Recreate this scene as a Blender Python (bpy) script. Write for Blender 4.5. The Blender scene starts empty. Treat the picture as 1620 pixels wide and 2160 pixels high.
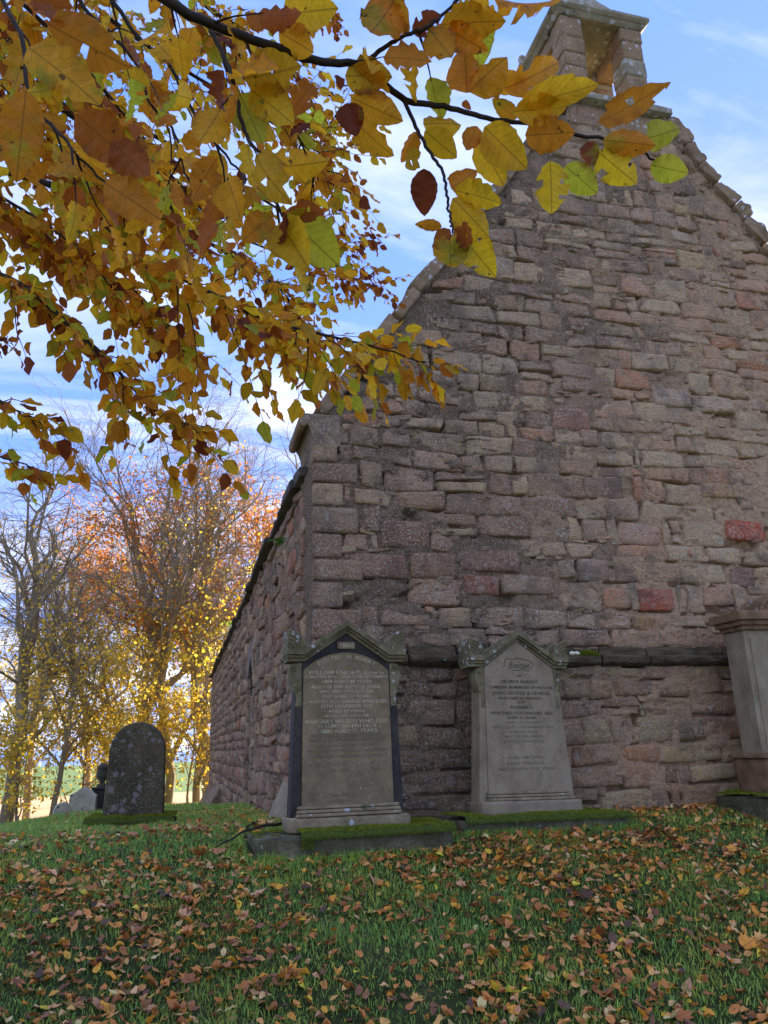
import bpy, bmesh, math, random
import numpy as np
from mathutils import Vector, Matrix

SC = bpy.context.scene
COL = SC.collection
rad = math.radians
rng = np.random.default_rng(7)
random.seed(7)

# ------------------------------------------------------------------ camera
CAM = np.array([-1.152, -7.0, 0.55])
PITCH, ROLL, AZ, FPX = rad(17.0), rad(1.6), rad(14.8), 1622.0
Fv = np.array([math.sin(AZ)*math.cos(PITCH), math.cos(AZ)*math.cos(PITCH), math.sin(PITCH)])
R0 = np.array([math.cos(AZ), -math.sin(AZ), 0.0]); U0 = np.cross(R0, Fv)
Rv = R0*math.cos(ROLL) - U0*math.sin(ROLL)
Uv = U0*math.cos(ROLL) + R0*math.sin(ROLL)
cd = bpy.data.cameras.new('camera'); cam = bpy.data.objects.new('camera', cd); COL.objects.link(cam)
cd.sensor_fit = 'VERTICAL'; cd.sensor_height = 36.0; cd.lens = 36.0*FPX/2160.0
cd.clip_start = 0.05; cd.clip_end = 6000
cam.matrix_world = Matrix(((Rv[0], Uv[0], -Fv[0], CAM[0]), (Rv[1], Uv[1], -Fv[1], CAM[1]), (Rv[2], Uv[2], -Fv[2], CAM[2]), (0, 0, 0, 1)))
SC.camera = cam

def ray(px, py):
    return Fv + Rv*(px-810)/FPX - Uv*(py-1080)/FPX
def PY(px, py, Y):
    d = ray(px, py); return CAM + d*((Y-CAM[1])/d[1])
def PD(px, py, d):
    v = ray(px, py); return CAM + v*d          # d = depth along the optical axis

# ------------------------------------------------------------------ light
SUN_AZ, SUN_EL = rad(46.0), rad(22.0)
S = Vector((math.sin(SUN_AZ)*math.cos(SUN_EL), math.cos(SUN_AZ)*math.cos(SUN_EL), math.sin(SUN_EL)))
sl = bpy.data.lights.new('sun', 'SUN'); sl.energy = 3.0; sl.angle = rad(0.6); sl.color = (1.0, 0.90, 0.76)
so = bpy.data.objects.new('sun', sl); COL.objects.link(so); so.rotation_euler = S.to_track_quat('Z', 'Y').to_euler()
so.location = (20, 40, 30)
SC.view_settings.view_transform = 'Standard'; SC.view_settings.look = 'None'; SC.view_settings.gamma = 1.0
SC.view_settings.exposure = 2.98
SC.render.engine = 'CYCLES'
SC.cycles.use_denoising = True
SC.cycles.max_bounces = 7; SC.cycles.diffuse_bounces = 3; SC.cycles.transmission_bounces = 6; SC.cycles.transparent_max_bounces = 8

class NT:
    """tiny node helper"""
    def __init__(s, nt): s.t = nt
    def n(s, typ, **kw):
        nd = s.t.nodes.new(typ)
        ins = kw.pop('ins', {})
        for k, v in kw.items(): setattr(nd, k, v)
        for k, v in ins.items():
            if isinstance(v, bpy.types.NodeSocket): s.t.links.new(v, nd.inputs[k])
            else: nd.inputs[k].default_value = v
        return nd
    def link(s, a, b): s.t.links.new(a, b)
    def math(s, op, a, b=0.0, c=None, clamp=False):
        nd = s.n('ShaderNodeMath', operation=op, use_clamp=clamp)
        for i, v in enumerate((a, b, c)):
            if v is None: continue
            if isinstance(v, bpy.types.NodeSocket): s.t.links.new(v, nd.inputs[i])
            else: nd.inputs[i].default_value = v
        return nd.outputs[0]
    def ramp(s, f, stops):
        nd = s.n('ShaderNodeValToRGB'); s.t.links.new(f, nd.inputs[0])
        cr = nd.color_ramp
        while len(cr.elements) < len(stops): cr.elements.new(0.5)
        for e, (p, c) in zip(cr.elements, stops):
            e.position = p; e.color = (*c, 1) if isinstance(c, tuple) else (c, c, c, 1)
        return nd.outputs[0]
    def mix(s, f, a, b, mode='MIX'):
        nd = s.n('ShaderNodeMix', data_type='RGBA', blend_type=mode)
        for k, v in ((0, f), (6, a), (7, b)):
            if isinstance(v, bpy.types.NodeSocket): s.t.links.new(v, nd.inputs[k])
            else: nd.inputs[k].default_value = v if k == 0 else (*v, 1) if len(v) == 3 else v
        return nd.outputs[2]
    def noise(s, vec, scale, detail=4, rough=0.55, dist=0.0):
        nd = s.n('ShaderNodeTexNoise', ins={'Scale': scale, 'Detail': detail, 'Roughness': rough, 'Distortion': dist})
        if vec is not None: s.t.links.new(vec, nd.inputs['Vector'])
        return nd.outputs['Fac']
    def scale(s, vec, sc):
        nd = s.n('ShaderNodeVectorMath', operation='MULTIPLY'); s.t.links.new(vec, nd.inputs[0]); nd.inputs[1].default_value = sc
        return nd.outputs[0]

W = bpy.data.worlds.new('World'); SC.world = W; W.use_nodes = True
nt = W.node_tree; nt.nodes.clear(); h = NT(nt)
geo = h.n('ShaderNodeTexCoord'); D = geo.outputs['Generated']
sep = h.n('ShaderNodeSeparateXYZ'); h.link(D, sep.inputs[0])
zc = h.math('MULTIPLY_ADD', h.math('MAXIMUM', sep.outputs[2], 0.0), 0.75, 0.28)
comb = h.n('ShaderNodeCombineXYZ'); h.link(sep.outputs[0], comb.inputs[0]); h.link(sep.outputs[1], comb.inputs[1]); h.link(zc, comb.inputs[2])
sky = h.n('ShaderNodeTexSky', sky_type='NISHITA', sun_disc=False, sun_elevation=SUN_EL, sun_rotation=SUN_AZ, altitude=200, air_density=1.0, dust_density=0.15, ozone_density=4.0)
nv = h.n('ShaderNodeVectorMath', operation='NORMALIZE'); h.link(comb.outputs[0], nv.inputs[0]); h.link(nv.outputs[0], sky.inputs[0])
# thin streaky cirrus over the whole dome, projected on a flat layer
den = h.math('ADD', h.math('MAXIMUM', sep.outputs[2], 0.0), 0.16)
cx = h.math('DIVIDE', sep.outputs[0], den); cy = h.math('DIVIDE', sep.outputs[1], den)
cv = h.n('ShaderNodeCombineXYZ'); h.link(cx, cv.inputs[0]); h.link(cy, cv.inputs[1])
mp = h.n('ShaderNodeMapping'); h.link(cv.outputs[0], mp.inputs[0]); mp.inputs['Rotation'].default_value = (0, 0, rad(28)); mp.inputs['Scale'].default_value = (0.55, 1.9, 1); mp.inputs['Location'].default_value = (4.0, -0.2, 0)
n1 = h.noise(mp.outputs[0], 1.3, 7, 0.62, 0.6)
of2 = h.n('ShaderNodeVectorMath', operation='ADD'); h.link(cv.outputs[0], of2.inputs[0]); of2.inputs[1].default_value = (3.1, 1.2, 0.0)
n2 = h.noise(of2.outputs[0], 0.55, 3, 0.5, 0.2)
cf = h.math('MULTIPLY', h.ramp(n1, [(0.40, 0.0), (0.70, 1.0)]), h.ramp(n2, [(0.36, 0.15), (0.58, 1.0)]))
cf = h.math('MULTIPLY', cf, 1.0, clamp=True)
bw = h.n('ShaderNodeRGBToBW'); h.link(sky.outputs[0], bw.inputs[0])
# soft shoulder on the sky's brightness, the same for every direction
gain = h.math('DIVIDE', 2.0, h.math('ADD', bw.outputs[0], 1.1))
sc_ = h.n('ShaderNodeVectorMath', operation='SCALE'); h.link(sky.outputs[0], sc_.inputs[0]); h.link(gain, sc_.inputs[3])
tint = h.n('ShaderNodeVectorMath', operation='MULTIPLY'); tint.inputs[1].default_value = (0.96, 0.75, 0.86); h.link(sc_.outputs[0], tint.inputs[0])
hs = h.n('ShaderNodeHueSaturation', ins={'Saturation': 1.14, 'Value': 0.68}); h.link(tint.outputs[0], hs.inputs['Color'])
cl = h.math('MULTIPLY_ADD', h.math('MULTIPLY', bw.outputs[0], gain), 0.62, 0.85)
cc = h.n('ShaderNodeVectorMath', operation='SCALE'); cc.inputs[0].default_value = (1.06, 1.02, 0.93); h.link(cl, cc.inputs[3])
skyc = h.mix(cf, hs.outputs[0], (1, 1, 1)); h.link(cc.outputs[0], skyc.node.inputs[7])
bg = h.n('ShaderNodeBackground', ins={'Strength': 0.14}); h.link(skyc, bg.inputs[0])
wo = h.n('ShaderNodeOutputWorld'); h.link(bg.outputs[0], wo.inputs[0])

# ------------------------------------------------------------------ numeric noise
def _h(ix, iy, seed):
    n = (ix.astype(np.int64)*374761393 + iy.astype(np.int64)*668265263 + seed*974634777) & 0x7fffffff
    n = ((n ^ (n >> 13))*1274126177) & 0x7fffffff
    return ((n ^ (n >> 16)) & 0xffff)/65535.0
def vnoise(x, y, seed=0):
    x = np.asarray(x, float); y = np.asarray(y, float)
    ix, iy = np.floor(x), np.floor(y); fx, fy = x-ix, y-iy
    fx = fx*fx*(3-2*fx); fy = fy*fy*(3-2*fy)
    a, b, c, d = _h(ix, iy, seed), _h(ix+1, iy, seed), _h(ix, iy+1, seed), _h(ix+1, iy+1, seed)
    return (a*(1-fx)+b*fx)*(1-fy)+(c*(1-fx)+d*fx)*fy
def fbm(x, y, seed=0, octv=4):
    s = 0; a = 0.5; t = 0
    for o in range(octv):
        s = s+a*vnoise(np.asarray(x)*2**o+17.3*o, np.asarray(y)*2**o-9.1*o, seed+o); t += a; a *= 0.55
    return s/t-0.5                                   # about -0.5..0.5

# ------------------------------------------------------------------ object helpers
def mesh(name, v, f, mat=None, smooth=True, col=None, uv=None):
    me = bpy.data.meshes.new(name)
    v = np.asarray(v, np.float32)
    if isinstance(f, np.ndarray):
        k = f.shape[1]
        me.vertices.add(len(v)); me.vertices.foreach_set('co', v.ravel())
        me.loops.add(f.size); me.loops.foreach_set('vertex_index', f.ravel().astype(np.int32))
        me.polygons.add(len(f)); me.polygons.foreach_set('loop_start', np.arange(0, f.size, k, dtype=np.int32))
        me.update(calc_edges=True); me.validate()
    else:
        me.from_pydata([tuple(map(float, p)) for p in v], [], f); me.update()
    if mat is not None: me.materials.append(mat)
    if smooth: me.polygons.foreach_set('use_smooth', np.ones(len(me.polygons), bool))
    if col is not None:
        c = np.asarray(col, np.float32)
        if c.ndim == 1: c = np.tile(c, (len(v), 1))
        if c.shape[1] == 3: c = np.hstack([c, np.ones((len(c), 1), np.float32)])
        a = me.color_attributes.new('col', 'FLOAT_COLOR', 'POINT'); a.data.foreach_set('color', c.astype(np.float32).ravel())
    if uv is not None:
        l = me.uv_layers.new(name='UVMap')
        vi = np.empty(len(me.loops), np.int32); me.loops.foreach_get('vertex_index', vi)
        l.data.foreach_set('uv', np.asarray(uv, np.float32)[vi].ravel())
    return me
def link(name, me, parent=None, loc=None, kind=None, bevel=0):
    o = bpy.data.objects.new(name, me); COL.objects.link(o)
    if loc is not None: o.location = loc
    if parent is not None:
        o.parent = parent
    if kind: o['kind'] = kind
    if bevel:
        m = o.modifiers.new('soft_edges', 'BEVEL'); m.width = bevel; m.segments = 2; m.limit_method = 'ANGLE'; m.angle_limit = rad(35)
    return o
def thing(name, label, cat, loc=(0, 0, 0), group=None, rot=None):
    o = bpy.data.objects.new(name, None); COL.objects.link(o); o.location = loc; o.empty_display_size = 0.1
    if rot is not None: o.rotation_euler = rot
    tag(o, label, cat, group); return o
def tag(o, label, cat, group=None):
    o['label'] = label; o['category'] = cat
    if group: o['group'] = group
class MB:
    """mesh collector"""
    def __init__(s): s.v = []; s.f = []
    def add(s, v, f):
        k = len(s.v); s.v += [tuple(p) for p in v]; s.f += [tuple(i+k for i in q) for q in f]; return s
    def box(s, a, b):
        (x0, y0, z0), (x1, y1, z1) = a, b
        return s.add([(x0, y0, z0), (x1, y0, z0), (x1, y1, z0), (x0, y1, z0), (x0, y0, z1), (x1, y0, z1), (x1, y1, z1), (x0, y1, z1)],
                     [(0, 3, 2, 1), (4, 5, 6, 7), (0, 1, 5, 4), (1, 2, 6, 5), (2, 3, 7, 6), (3, 0, 4, 7)])
    def prism(s, poly, y0, y1):               # poly of (x,z), counter-clockwise seen from -y
        n = len(poly)
        v = [(p[0], y0, p[1]) for p in poly]+[(p[0], y1, p[1]) for p in poly]
        f = [tuple(range(n)), tuple(range(2*n-1, n-1, -1))]+[(i, i+n, (i+1) % n+n, (i+1) % n) for i in range(n)]
        return s.add(v, f)
    def prismx(s, poly, x0, x1):              # poly of (y,z)
        n = len(poly)
        v = [(x0, p[0], p[1]) for p in poly]+[(x1, p[0], p[1]) for p in poly]
        f = [tuple(range(n)), tuple(range(2*n-1, n-1, -1))]+[(i, i+n, (i+1) % n+n, (i+1) % n) for i in range(n)]
        return s.add(v, f)
    def tube(s, pts, r, sides=6):
        v, f = tube(pts, r, sides); return s.add(v, [tuple(q) for q in f])
    def mesh(s, name, mat, smooth=False, col=None):
        me = mesh(name, s.v, s.f, mat, smooth, col)
        bm = bmesh.new(); bm.from_mesh(me); bmesh.ops.recalc_face_normals(bm, faces=bm.faces); bm.to_mesh(me); bm.free()
        return me
def tube(pts, r, sides=6, cap=True):
    pts = np.asarray(pts, float); n = len(pts); r = np.broadcast_to(np.asarray(r, float), (n,))
    t = np.gradient(pts, axis=0); t /= np.linalg.norm(t, axis=1, keepdims=True)+1e-9
    ref = np.array([0, 0, 1.0]) if abs(t[:, 2]).mean() < 0.8 else np.array([1.0, 0, 0])
    a = np.cross(t, ref); a /= np.linalg.norm(a, axis=1, keepdims=True)+1e-9; b = np.cross(t, a)
    ang = np.arange(sides)*2*np.pi/sides
    v = pts[:, None, :]+r[:, None, None]*(a[:, None, :]*np.cos(ang)[None, :, None]+b[:, None, :]*np.sin(ang)[None, :, None])
    i = np.arange(n-1)[:, None]*sides; j = np.arange(sides)[None, :]; j2 = (j+1) % sides
    f = np.stack([i+j, i+j2, i+sides+j2, i+sides+j], -1).reshape(-1, 4)
    return v.reshape(-1, 3), f
def smoothline(pts, n):
    """Catmull-Rom through pts (any dimension)"""
    P = np.asarray(pts, float); P = np.vstack([2*P[0]-P[1], P, 2*P[-1]-P[-2]])
    out = []
    segs = len(P)-3
    for u in np.linspace(0, segs-1e-6, n):
        i = int(u); t = u-i; p0, p1, p2, p3 = P[i:i+4]
        out.append(0.5*((2*p1)+(-p0+p2)*t+(2*p0-5*p1+4*p2-p3)*t*t+(-p0+3*p1-3*p2+p3)*t**3))
    return np.array(out)
class TB:
    """numpy tube collector"""
    def __init__(s): s.v = []; s.f = []; s.k = 0
    def add(s, pts, r, sides):
        v, f = tube(pts, r, sides); s.v.append(v); s.f.append(f+s.k); s.k += len(v)
    def mesh(s, name, mat): return mesh(name, np.vstack(s.v), np.vstack(s.f), mat, True)

# ------------------------------------------------------------------ materials
def newmat(name):
    m = bpy.data.materials.new(name); m.use_nodes = True; m.node_tree.nodes.clear()
    return m, NT(m.node_tree)
def finish(h, bsdf): o = h.n('ShaderNodeOutputMaterial'); h.link(bsdf, o.inputs[0])
def principled(h, color, rough=0.85, bump=None, bs=0.5, bd=0.01, spec=0.3):
    b = h.n('ShaderNodeBsdfPrincipled', ins={'Roughness': rough, 'Specular IOR Level': spec})
    if isinstance(color, bpy.types.NodeSocket): h.link(color, b.inputs['Base Color'])
    else: b.inputs['Base Color'].default_value = (*color, 1)
    if bump is not None:
        bp = h.n('ShaderNodeBump', ins={'Strength': bs, 'Distance': bd}); h.link(bump, bp.inputs['Height']); h.link(bp.outputs[0], b.inputs['Normal'])
    return b
def pos(h): return h.n('ShaderNodeNewGeometry').outputs['Position']
def attr(h): return h.n('ShaderNodeAttribute', attribute_name='col').outputs['Color']

def m_rubble(name, lich=1.0, strata=True, dark=1.0):
    m, h = newmat(name); p = pos(h); c = attr(h)
    n1 = h.noise(p, 4.5, 5); n2 = h.noise(p, 26, 6, 0.68); n3 = h.noise(p, 95, 3, 0.6)
    st = h.noise(h.scale(p, (4.5, 4.5, 17)), 1.6, 6, 0.7, 0.9)
    v = h.math('MULTIPLY_ADD', n2, 1.7, 0.20)
    v = h.math('MULTIPLY', v, h.math('MULTIPLY_ADD', st, 0.7, 0.64))
    c = h.mix(1.0, c, (1, 1, 1), 'MULTIPLY'); vc = h.n('ShaderNodeCombineXYZ'); [h.link(v, vc.inputs[i]) for i in range(3)]
    h.link(vc.outputs[0], c.node.inputs[7])
    # grey weathering crust
    c = h.mix(h.ramp(h.noise(p, 13, 5, 0.7), [(0.45, 0.0), (0.64, 0.36)]), c, (0.26, 0.165, 0.10))
    c = h.mix(h.ramp(h.noise(p, 46, 4, 0.75), [(0.50, 0.0), (0.60, 0.72)]), c, (0.66, 0.49, 0.335))
    c = h.mix(h.ramp(h.noise(p, 52, 4, 0.75), [(0.55, 0.0), (0.64, 0.72)]), c, (0.105, 0.068, 0.043))
    c = h.mix(h.ramp(n1, [(0.46, 0.0), (0.66, 0.45)]), c, (0.50, 0.36, 0.215))
    c = h.mix(h.ramp(h.noise(p, 1.7, 5, 0.65), [(0.5, 0.0), (0.64, 0.6*dark)]), c, (0.13, 0.10, 0.078))
    # moss-olive film
    c = h.mix(h.ramp(h.noise(h.scale(p, (1, 1, 1.6)), 2.9, 5, 0.7, 0.5), [(0.62, 0.0), (0.80, 0.35)]), c, (0.15, 0.12, 0.055))
    # crustose lichen: pale specks gathered in patches
    sp = h.n('ShaderNodeTexVoronoi', ins={'Scale': 34.0, 'Randomness': 1.0}); h.link(p, sp.inputs['Vector'])
    spot = h.math('LESS_THAN', h.math('ADD', sp.outputs['Distance'], h.math('MULTIPLY', n3, 0.35)), h.math('MULTIPLY_ADD', h.noise(p, 2.1, 3), 1.0, -0.17))
    c = h.mix(h.math('MULTIPLY', spot, 0.9*lich), c, (0.68, 0.58, 0.45))
    sp2 = h.n('ShaderNodeTexVoronoi', ins={'Scale': 9.0, 'Randomness': 1.0}); h.link(p, sp2.inputs['Vector'])
    spot2 = h.math('LESS_THAN', h.math('ADD', sp2.outputs['Distance'], h.math('MULTIPLY', n2, 0.5)), h.math('MULTIPLY_ADD', h.noise(p, 1.3, 3), 1.0, -0.10))
    c = h.mix(h.math('MULTIPLY', spot2, 0.35*lich), c, (0.52, 0.47, 0.36))
    bmp = h.math('ADD', h.math('MULTIPLY', n2, 0.9), h.math('MULTIPLY', st, 0.6)); bmp = h.math('MULTIPLY_ADD', n3, 0.35, bmp)
    finish(h, principled(h, c, 0.92, bmp, 1.0, 0.05, 0.2).outputs[0]); return m
M = {}
M['rubble'] = m_rubble('rubble_stone')
M['dressed'] = m_rubble('dressed_stone', 1.1)
def m_mortar():
    m, h = newmat('lime_mortar'); p = pos(h); sp = h.n('ShaderNodeSeparateXYZ'); h.link(p, sp.inputs[0])
    n = h.noise(p, 0.9, 5, 0.6); n2 = h.noise(p, 40, 6, 0.7); n3 = h.noise(p, 150, 2)
    # repointed with pinker lime towards the right-hand side of the gable
    xx = h.math('MULTIPLY_ADD', sp.outputs[0], 0.16, -0.30); zz = h.math('MULTIPLY_ADD', sp.outputs[2], -0.045, 0.14)
    f = h.math('ADD', h.math('ADD', xx, zz), h.math('MULTIPLY_ADD', n, 1.3, -0.45))
    c = h.ramp(f, [(0.15, (0.28, 0.195, 0.115)), (0.38, (0.46, 0.31, 0.175)), (0.54, (0.70, 0.44, 0.24)), (0.85, (0.76, 0.49, 0.27))])
    v = h.math('MULTIPLY_ADD', n2, 1.1, 0.45); vc = h.n('ShaderNodeCombineXYZ'); [h.link(v, vc.inputs[i]) for i in range(3)]
    c = h.mix(1.0, c, (1, 1, 1), 'MULTIPLY'); h.link(vc.outputs[0], c.node.inputs[7])
    c = h.mix(h.ramp(h.noise(p, 2.3, 5, 0.7), [(0.54, 0.0), (0.76, 0.5)]), c, (0.10, 0.083, 0.062))
    c = h.mix(h.ramp(h.noise(p, 48, 4, 0.75), [(0.52, 0.0), (0.62, 0.6)]), c, (0.72, 0.56, 0.38))
    c = h.mix(h.ramp(h.noise(p, 43, 4, 0.75), [(0.55, 0.0), (0.63, 0.65)]), c, (0.12, 0.09, 0.065))
    finish(h, principled(h, c, 0.95, h.math('MULTIPLY_ADD', n3, 0.4, n2), 1.0, 0.05, 0.1).outputs[0]); return m
M['mortar'] = m_mortar()
def m_simple(name, stops, scale=6, rough=0.85, bs=0.5, bd=0.01, detail=6, spots=None, thr=0.62, sscale=14, spec=0.25, stretch=None):
    stops = [(q, (c_[0]*1.10, c_[1]*1.01, c_[2]*0.72)) for q, c_ in stops]
    m, h = newmat(name); p = pos(h)
    pp = h.scale(p, stretch) if stretch else p
    n = h.noise(pp, scale, detail, 0.65); n2 = h.noise(p, scale*9, 4, 0.6)
    f = h.math('MULTIPLY_ADD', n2, 0.35, h.math('MULTIPLY_ADD', n, 0.9, -0.12))
    c = h.ramp(f, stops)
    if spots:
        for q, (sc_, col_, lo, amt) in enumerate(spots):
            vo = h.n('ShaderNodeTexVoronoi', ins={'Scale': sc_}); h.link(p, vo.inputs['Vector'])
            s = h.math('LESS_THAN', h.math('MULTIPLY_ADD', n2, 0.45, vo.outputs['Distance']), h.math('MULTIPLY_ADD', h.noise(p, sc_*0.16+0.6*q, 4, 0.7), 1.1, lo))
            c = h.mix(h.math('MULTIPLY', s, amt), c, col_)
    finish(h, principled(h, c, rough, h.math('MULTIPLY_ADD', n, 0.6, n2), bs, bd, spec).outputs[0]); return m
M['string'] = m_simple('stained_string_course', [(0.25, (0.031, 0.028, 0.020)), (0.45, (0.087, 0.073, 0.052)), (0.65, (0.195, 0.153, 0.111)), (0.85, (0.286, 0.232, 0.170))], 6.0, 0.9, 1.0, 0.05, spots=[(13, (0.5, 0.5, 0.45), -0.34, 0.8)], stretch=(0.6, 1, 2.5))
M['coping'] = m_simple('coping_stone', [(0.25, (0.122, 0.089, 0.066)), (0.5, (0.243, 0.172, 0.127)), (0.8, (0.386, 0.293, 0.221))], 4, 0.9, 0.8, 0.02, spots=[(9, (0.50, 0.49, 0.46), -0.12, 0.75), (30, (0.5, 0.5, 0.46), -0.2, 0.6)])
M['belfry'] = m_simple('belfry_sandstone', [(0.25, (0.157, 0.109, 0.078)), (0.5, (0.266, 0.184, 0.129)), (0.8, (0.386, 0.293, 0.217))], 3.5, 0.9, 0.7, 0.015, spots=[(11, (0.50, 0.49, 0.45), -0.13, 0.8), (32, (0.5, 0.49, 0.45), -0.16, 0.65)])
M['belfrycap'] = m_simple('belfry_cap_stone', [(0.25, (0.132, 0.116, 0.099)), (0.5, (0.264, 0.242, 0.209)), (0.8, (0.418, 0.385, 0.341))], 3.5, 0.9, 0.7, 0.015, spots=[(9, (0.52, 0.51, 0.46), -0.10, 0.7), (5, (0.05, 0.05, 0.045), -0.2, 0.6)])
M['slate'] = m_simple('dark_wall_head_slab', [(0.3, (0.033, 0.032, 0.033)), (0.6, (0.083, 0.075, 0.071)), (0.85, (0.180, 0.165, 0.150))], 5, 0.75, 0.7, 0.02)
M['g_dark'] = m_simple('painted_border_stone', [(0.25, (0.014, 0.013, 0.015)), (0.5, (0.036, 0.034, 0.036)), (0.72, (0.095, 0.088, 0.085)), (0.9, (0.19, 0.185, 0.17))], 5, 0.7, 0.4, 0.006, stretch=(1, 1, 0.45))
M['g_panel'] = m_simple('weathered_sandstone_panel', [(0.22, (0.093, 0.074, 0.054)), (0.45, (0.179, 0.145, 0.106)), (0.62, (0.246, 0.197, 0.145)), (0.85, (0.360, 0.302, 0.234))], 5.5, 0.9, 0.35, 0.006, spots=[(40, (0.42, 0.41, 0.35), -0.28, 0.6)], stretch=(1.2, 1, 0.7))
M['g_grey'] = m_simple('weathered_grey_sandstone', [(0.22, (0.135, 0.113, 0.094)), (0.45, (0.235, 0.200, 0.165)), (0.65, (0.310, 0.268, 0.227)), (0.88, (0.421, 0.370, 0.317))], 5.5, 0.9, 0.35, 0.006, spots=[(45, (0.45, 0.44, 0.38), -0.32, 0.6)], stretch=(1.2, 1, 0.7))
M['g_trim'] = m_simple('lichened_trim_stone', [(0.22, (0.051, 0.049, 0.029)), (0.45, (0.137, 0.124, 0.082)), (0.7, (0.252, 0.227, 0.165)), (0.9, (0.412, 0.376, 0.299))], 7, 0.9, 0.6, 0.01, spots=[(16, (0.50, 0.51, 0.45), -0.16, 0.8), (7, (0.07, 0.085, 0.02), -0.14, 0.7)])
M['g_base'] = m_simple('gravestone_base_stone', [(0.22, (0.086, 0.074, 0.056)), (0.5, (0.225, 0.192, 0.148)), (0.8, (0.432, 0.376, 0.289))], 7, 0.85, 0.6, 0.01, spots=[(12, (0.52, 0.53, 0.50), -0.2, 0.8), (6, (0.05, 0.065, 0.02), -0.2, 0.6)])
M['g_red'] = m_simple('red_sandstone_trim', [(0.22, (0.075, 0.062, 0.037)), (0.45, (0.188, 0.119, 0.081)), (0.7, (0.325, 0.200, 0.150)), (0.9, (0.450, 0.388, 0.312))], 6, 0.9, 0.7, 0.012, spots=[(12, (0.46, 0.48, 0.42), -0.2, 0.75), (5, (0.075, 0.09, 0.02), -0.08, 0.8)])
M['g_round'] = m_simple('dark_lichened_slab', [(0.25, (0.032, 0.028, 0.022)), (0.5, (0.079, 0.069, 0.049)), (0.8, (0.189, 0.165, 0.122))], 4, 0.9, 0.6, 0.01, spots=[(34, (0.20, 0.18, 0.15), -0.06, 0.6), (11, (0.24, 0.22, 0.185), -0.12, 0.7), (60, (0.24, 0.22, 0.185), -0.14, 0.5)])
M['g_pale'] = m_simple('pale_far_stone', [(0.25, (0.156, 0.156, 0.143)), (0.5, (0.390, 0.390, 0.364)), (0.8, (0.624, 0.624, 0.598))], 5, 0.9, 0.6, 0.01, spots=[(9, (0.06, 0.06, 0.05), -0.15, 0.8)])
M['granite'] = m_simple('dark_polished_granite', [(0.3, (0.012, 0.012, 0.014)), (0.7, (0.045, 0.045, 0.05))], 30, 0.35, 0.1, 0.002)
M['urnstone'] = m_simple('dark_weathered_urn', [(0.3, (0.03, 0.028, 0.025)), (0.7, (0.10, 0.095, 0.085))], 9, 0.9, 0.6, 0.01)
M['slab'] = m_simple('damp_ground_slab', [(0.22, (0.036, 0.043, 0.022)), (0.5, (0.102, 0.102, 0.072)), (0.8, (0.264, 0.246, 0.204))], 5, 0.9, 0.9, 0.02, spots=[(8, (0.36, 0.38, 0.33), -0.24, 0.7)])
M['lead'] = m_simple('white_letter_paint', [(0.30, (0.20, 0.175, 0.13)), (0.48, (0.40, 0.37, 0.30)), (0.7, (0.56, 0.54, 0.47))], 16, 0.8, 0.2, 0.002)
M['leadfaint'] = m_simple('worn_letter_paint', [(0.42, (0.16, 0.135, 0.095)), (0.66, (0.36, 0.335, 0.27))], 12, 0.85, 0.2, 0.002)
M['cut'] = m_simple('dark_cut_letters', [(0.3, (0.045, 0.042, 0.034)), (0.75, (0.12, 0.11, 0.09))], 14, 0.9, 0.2, 0.002)
M['cutfaint'] = m_simple('worn_cut_letters', [(0.3, (0.125, 0.115, 0.092)), (0.7, (0.21, 0.195, 0.16))], 14, 0.9, 0.2, 0.002)
M['bark'] = m_simple('tree_bark', [(0.25, (0.13, 0.11, 0.09)), (0.5, (0.25, 0.215, 0.18)), (0.8, (0.40, 0.355, 0.30))], 3, 0.95, 0.8, 0.03, stretch=(1, 1, 0.35))
M['twig'] = m_simple('beech_twig', [(0.3, (0.018, 0.014, 0.012)), (0.7, (0.055, 0.043, 0.036))], 30, 0.8, 0.5, 0.002)
M['stick'] = m_simple('dead_stick', [(0.3, (0.015, 0.013, 0.011)), (0.7, (0.05, 0.042, 0.033))], 30, 0.8, 0.5, 0.004)
M['white'] = m_simple('white_pebble', [(0.3, (0.60, 0.60, 0.60)), (0.7, (0.78, 0.78, 0.78))], 20, 0.7, 0.2, 0.002)
M['dirt'] = m_simple('dark_soil', [(0.3, (0.020, 0.017, 0.011)), (0.7, (0.06, 0.05, 0.032))], 8, 0.95, 0.8, 0.02)
M['interior_shade'] = m_simple('painted_interior_shade', [(0.3, (0.003, 0.003, 0.003)), (0.7, (0.007, 0.006, 0.006))], 8, 0.95)  # near-black colour paints the interior shade of the slit window

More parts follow.
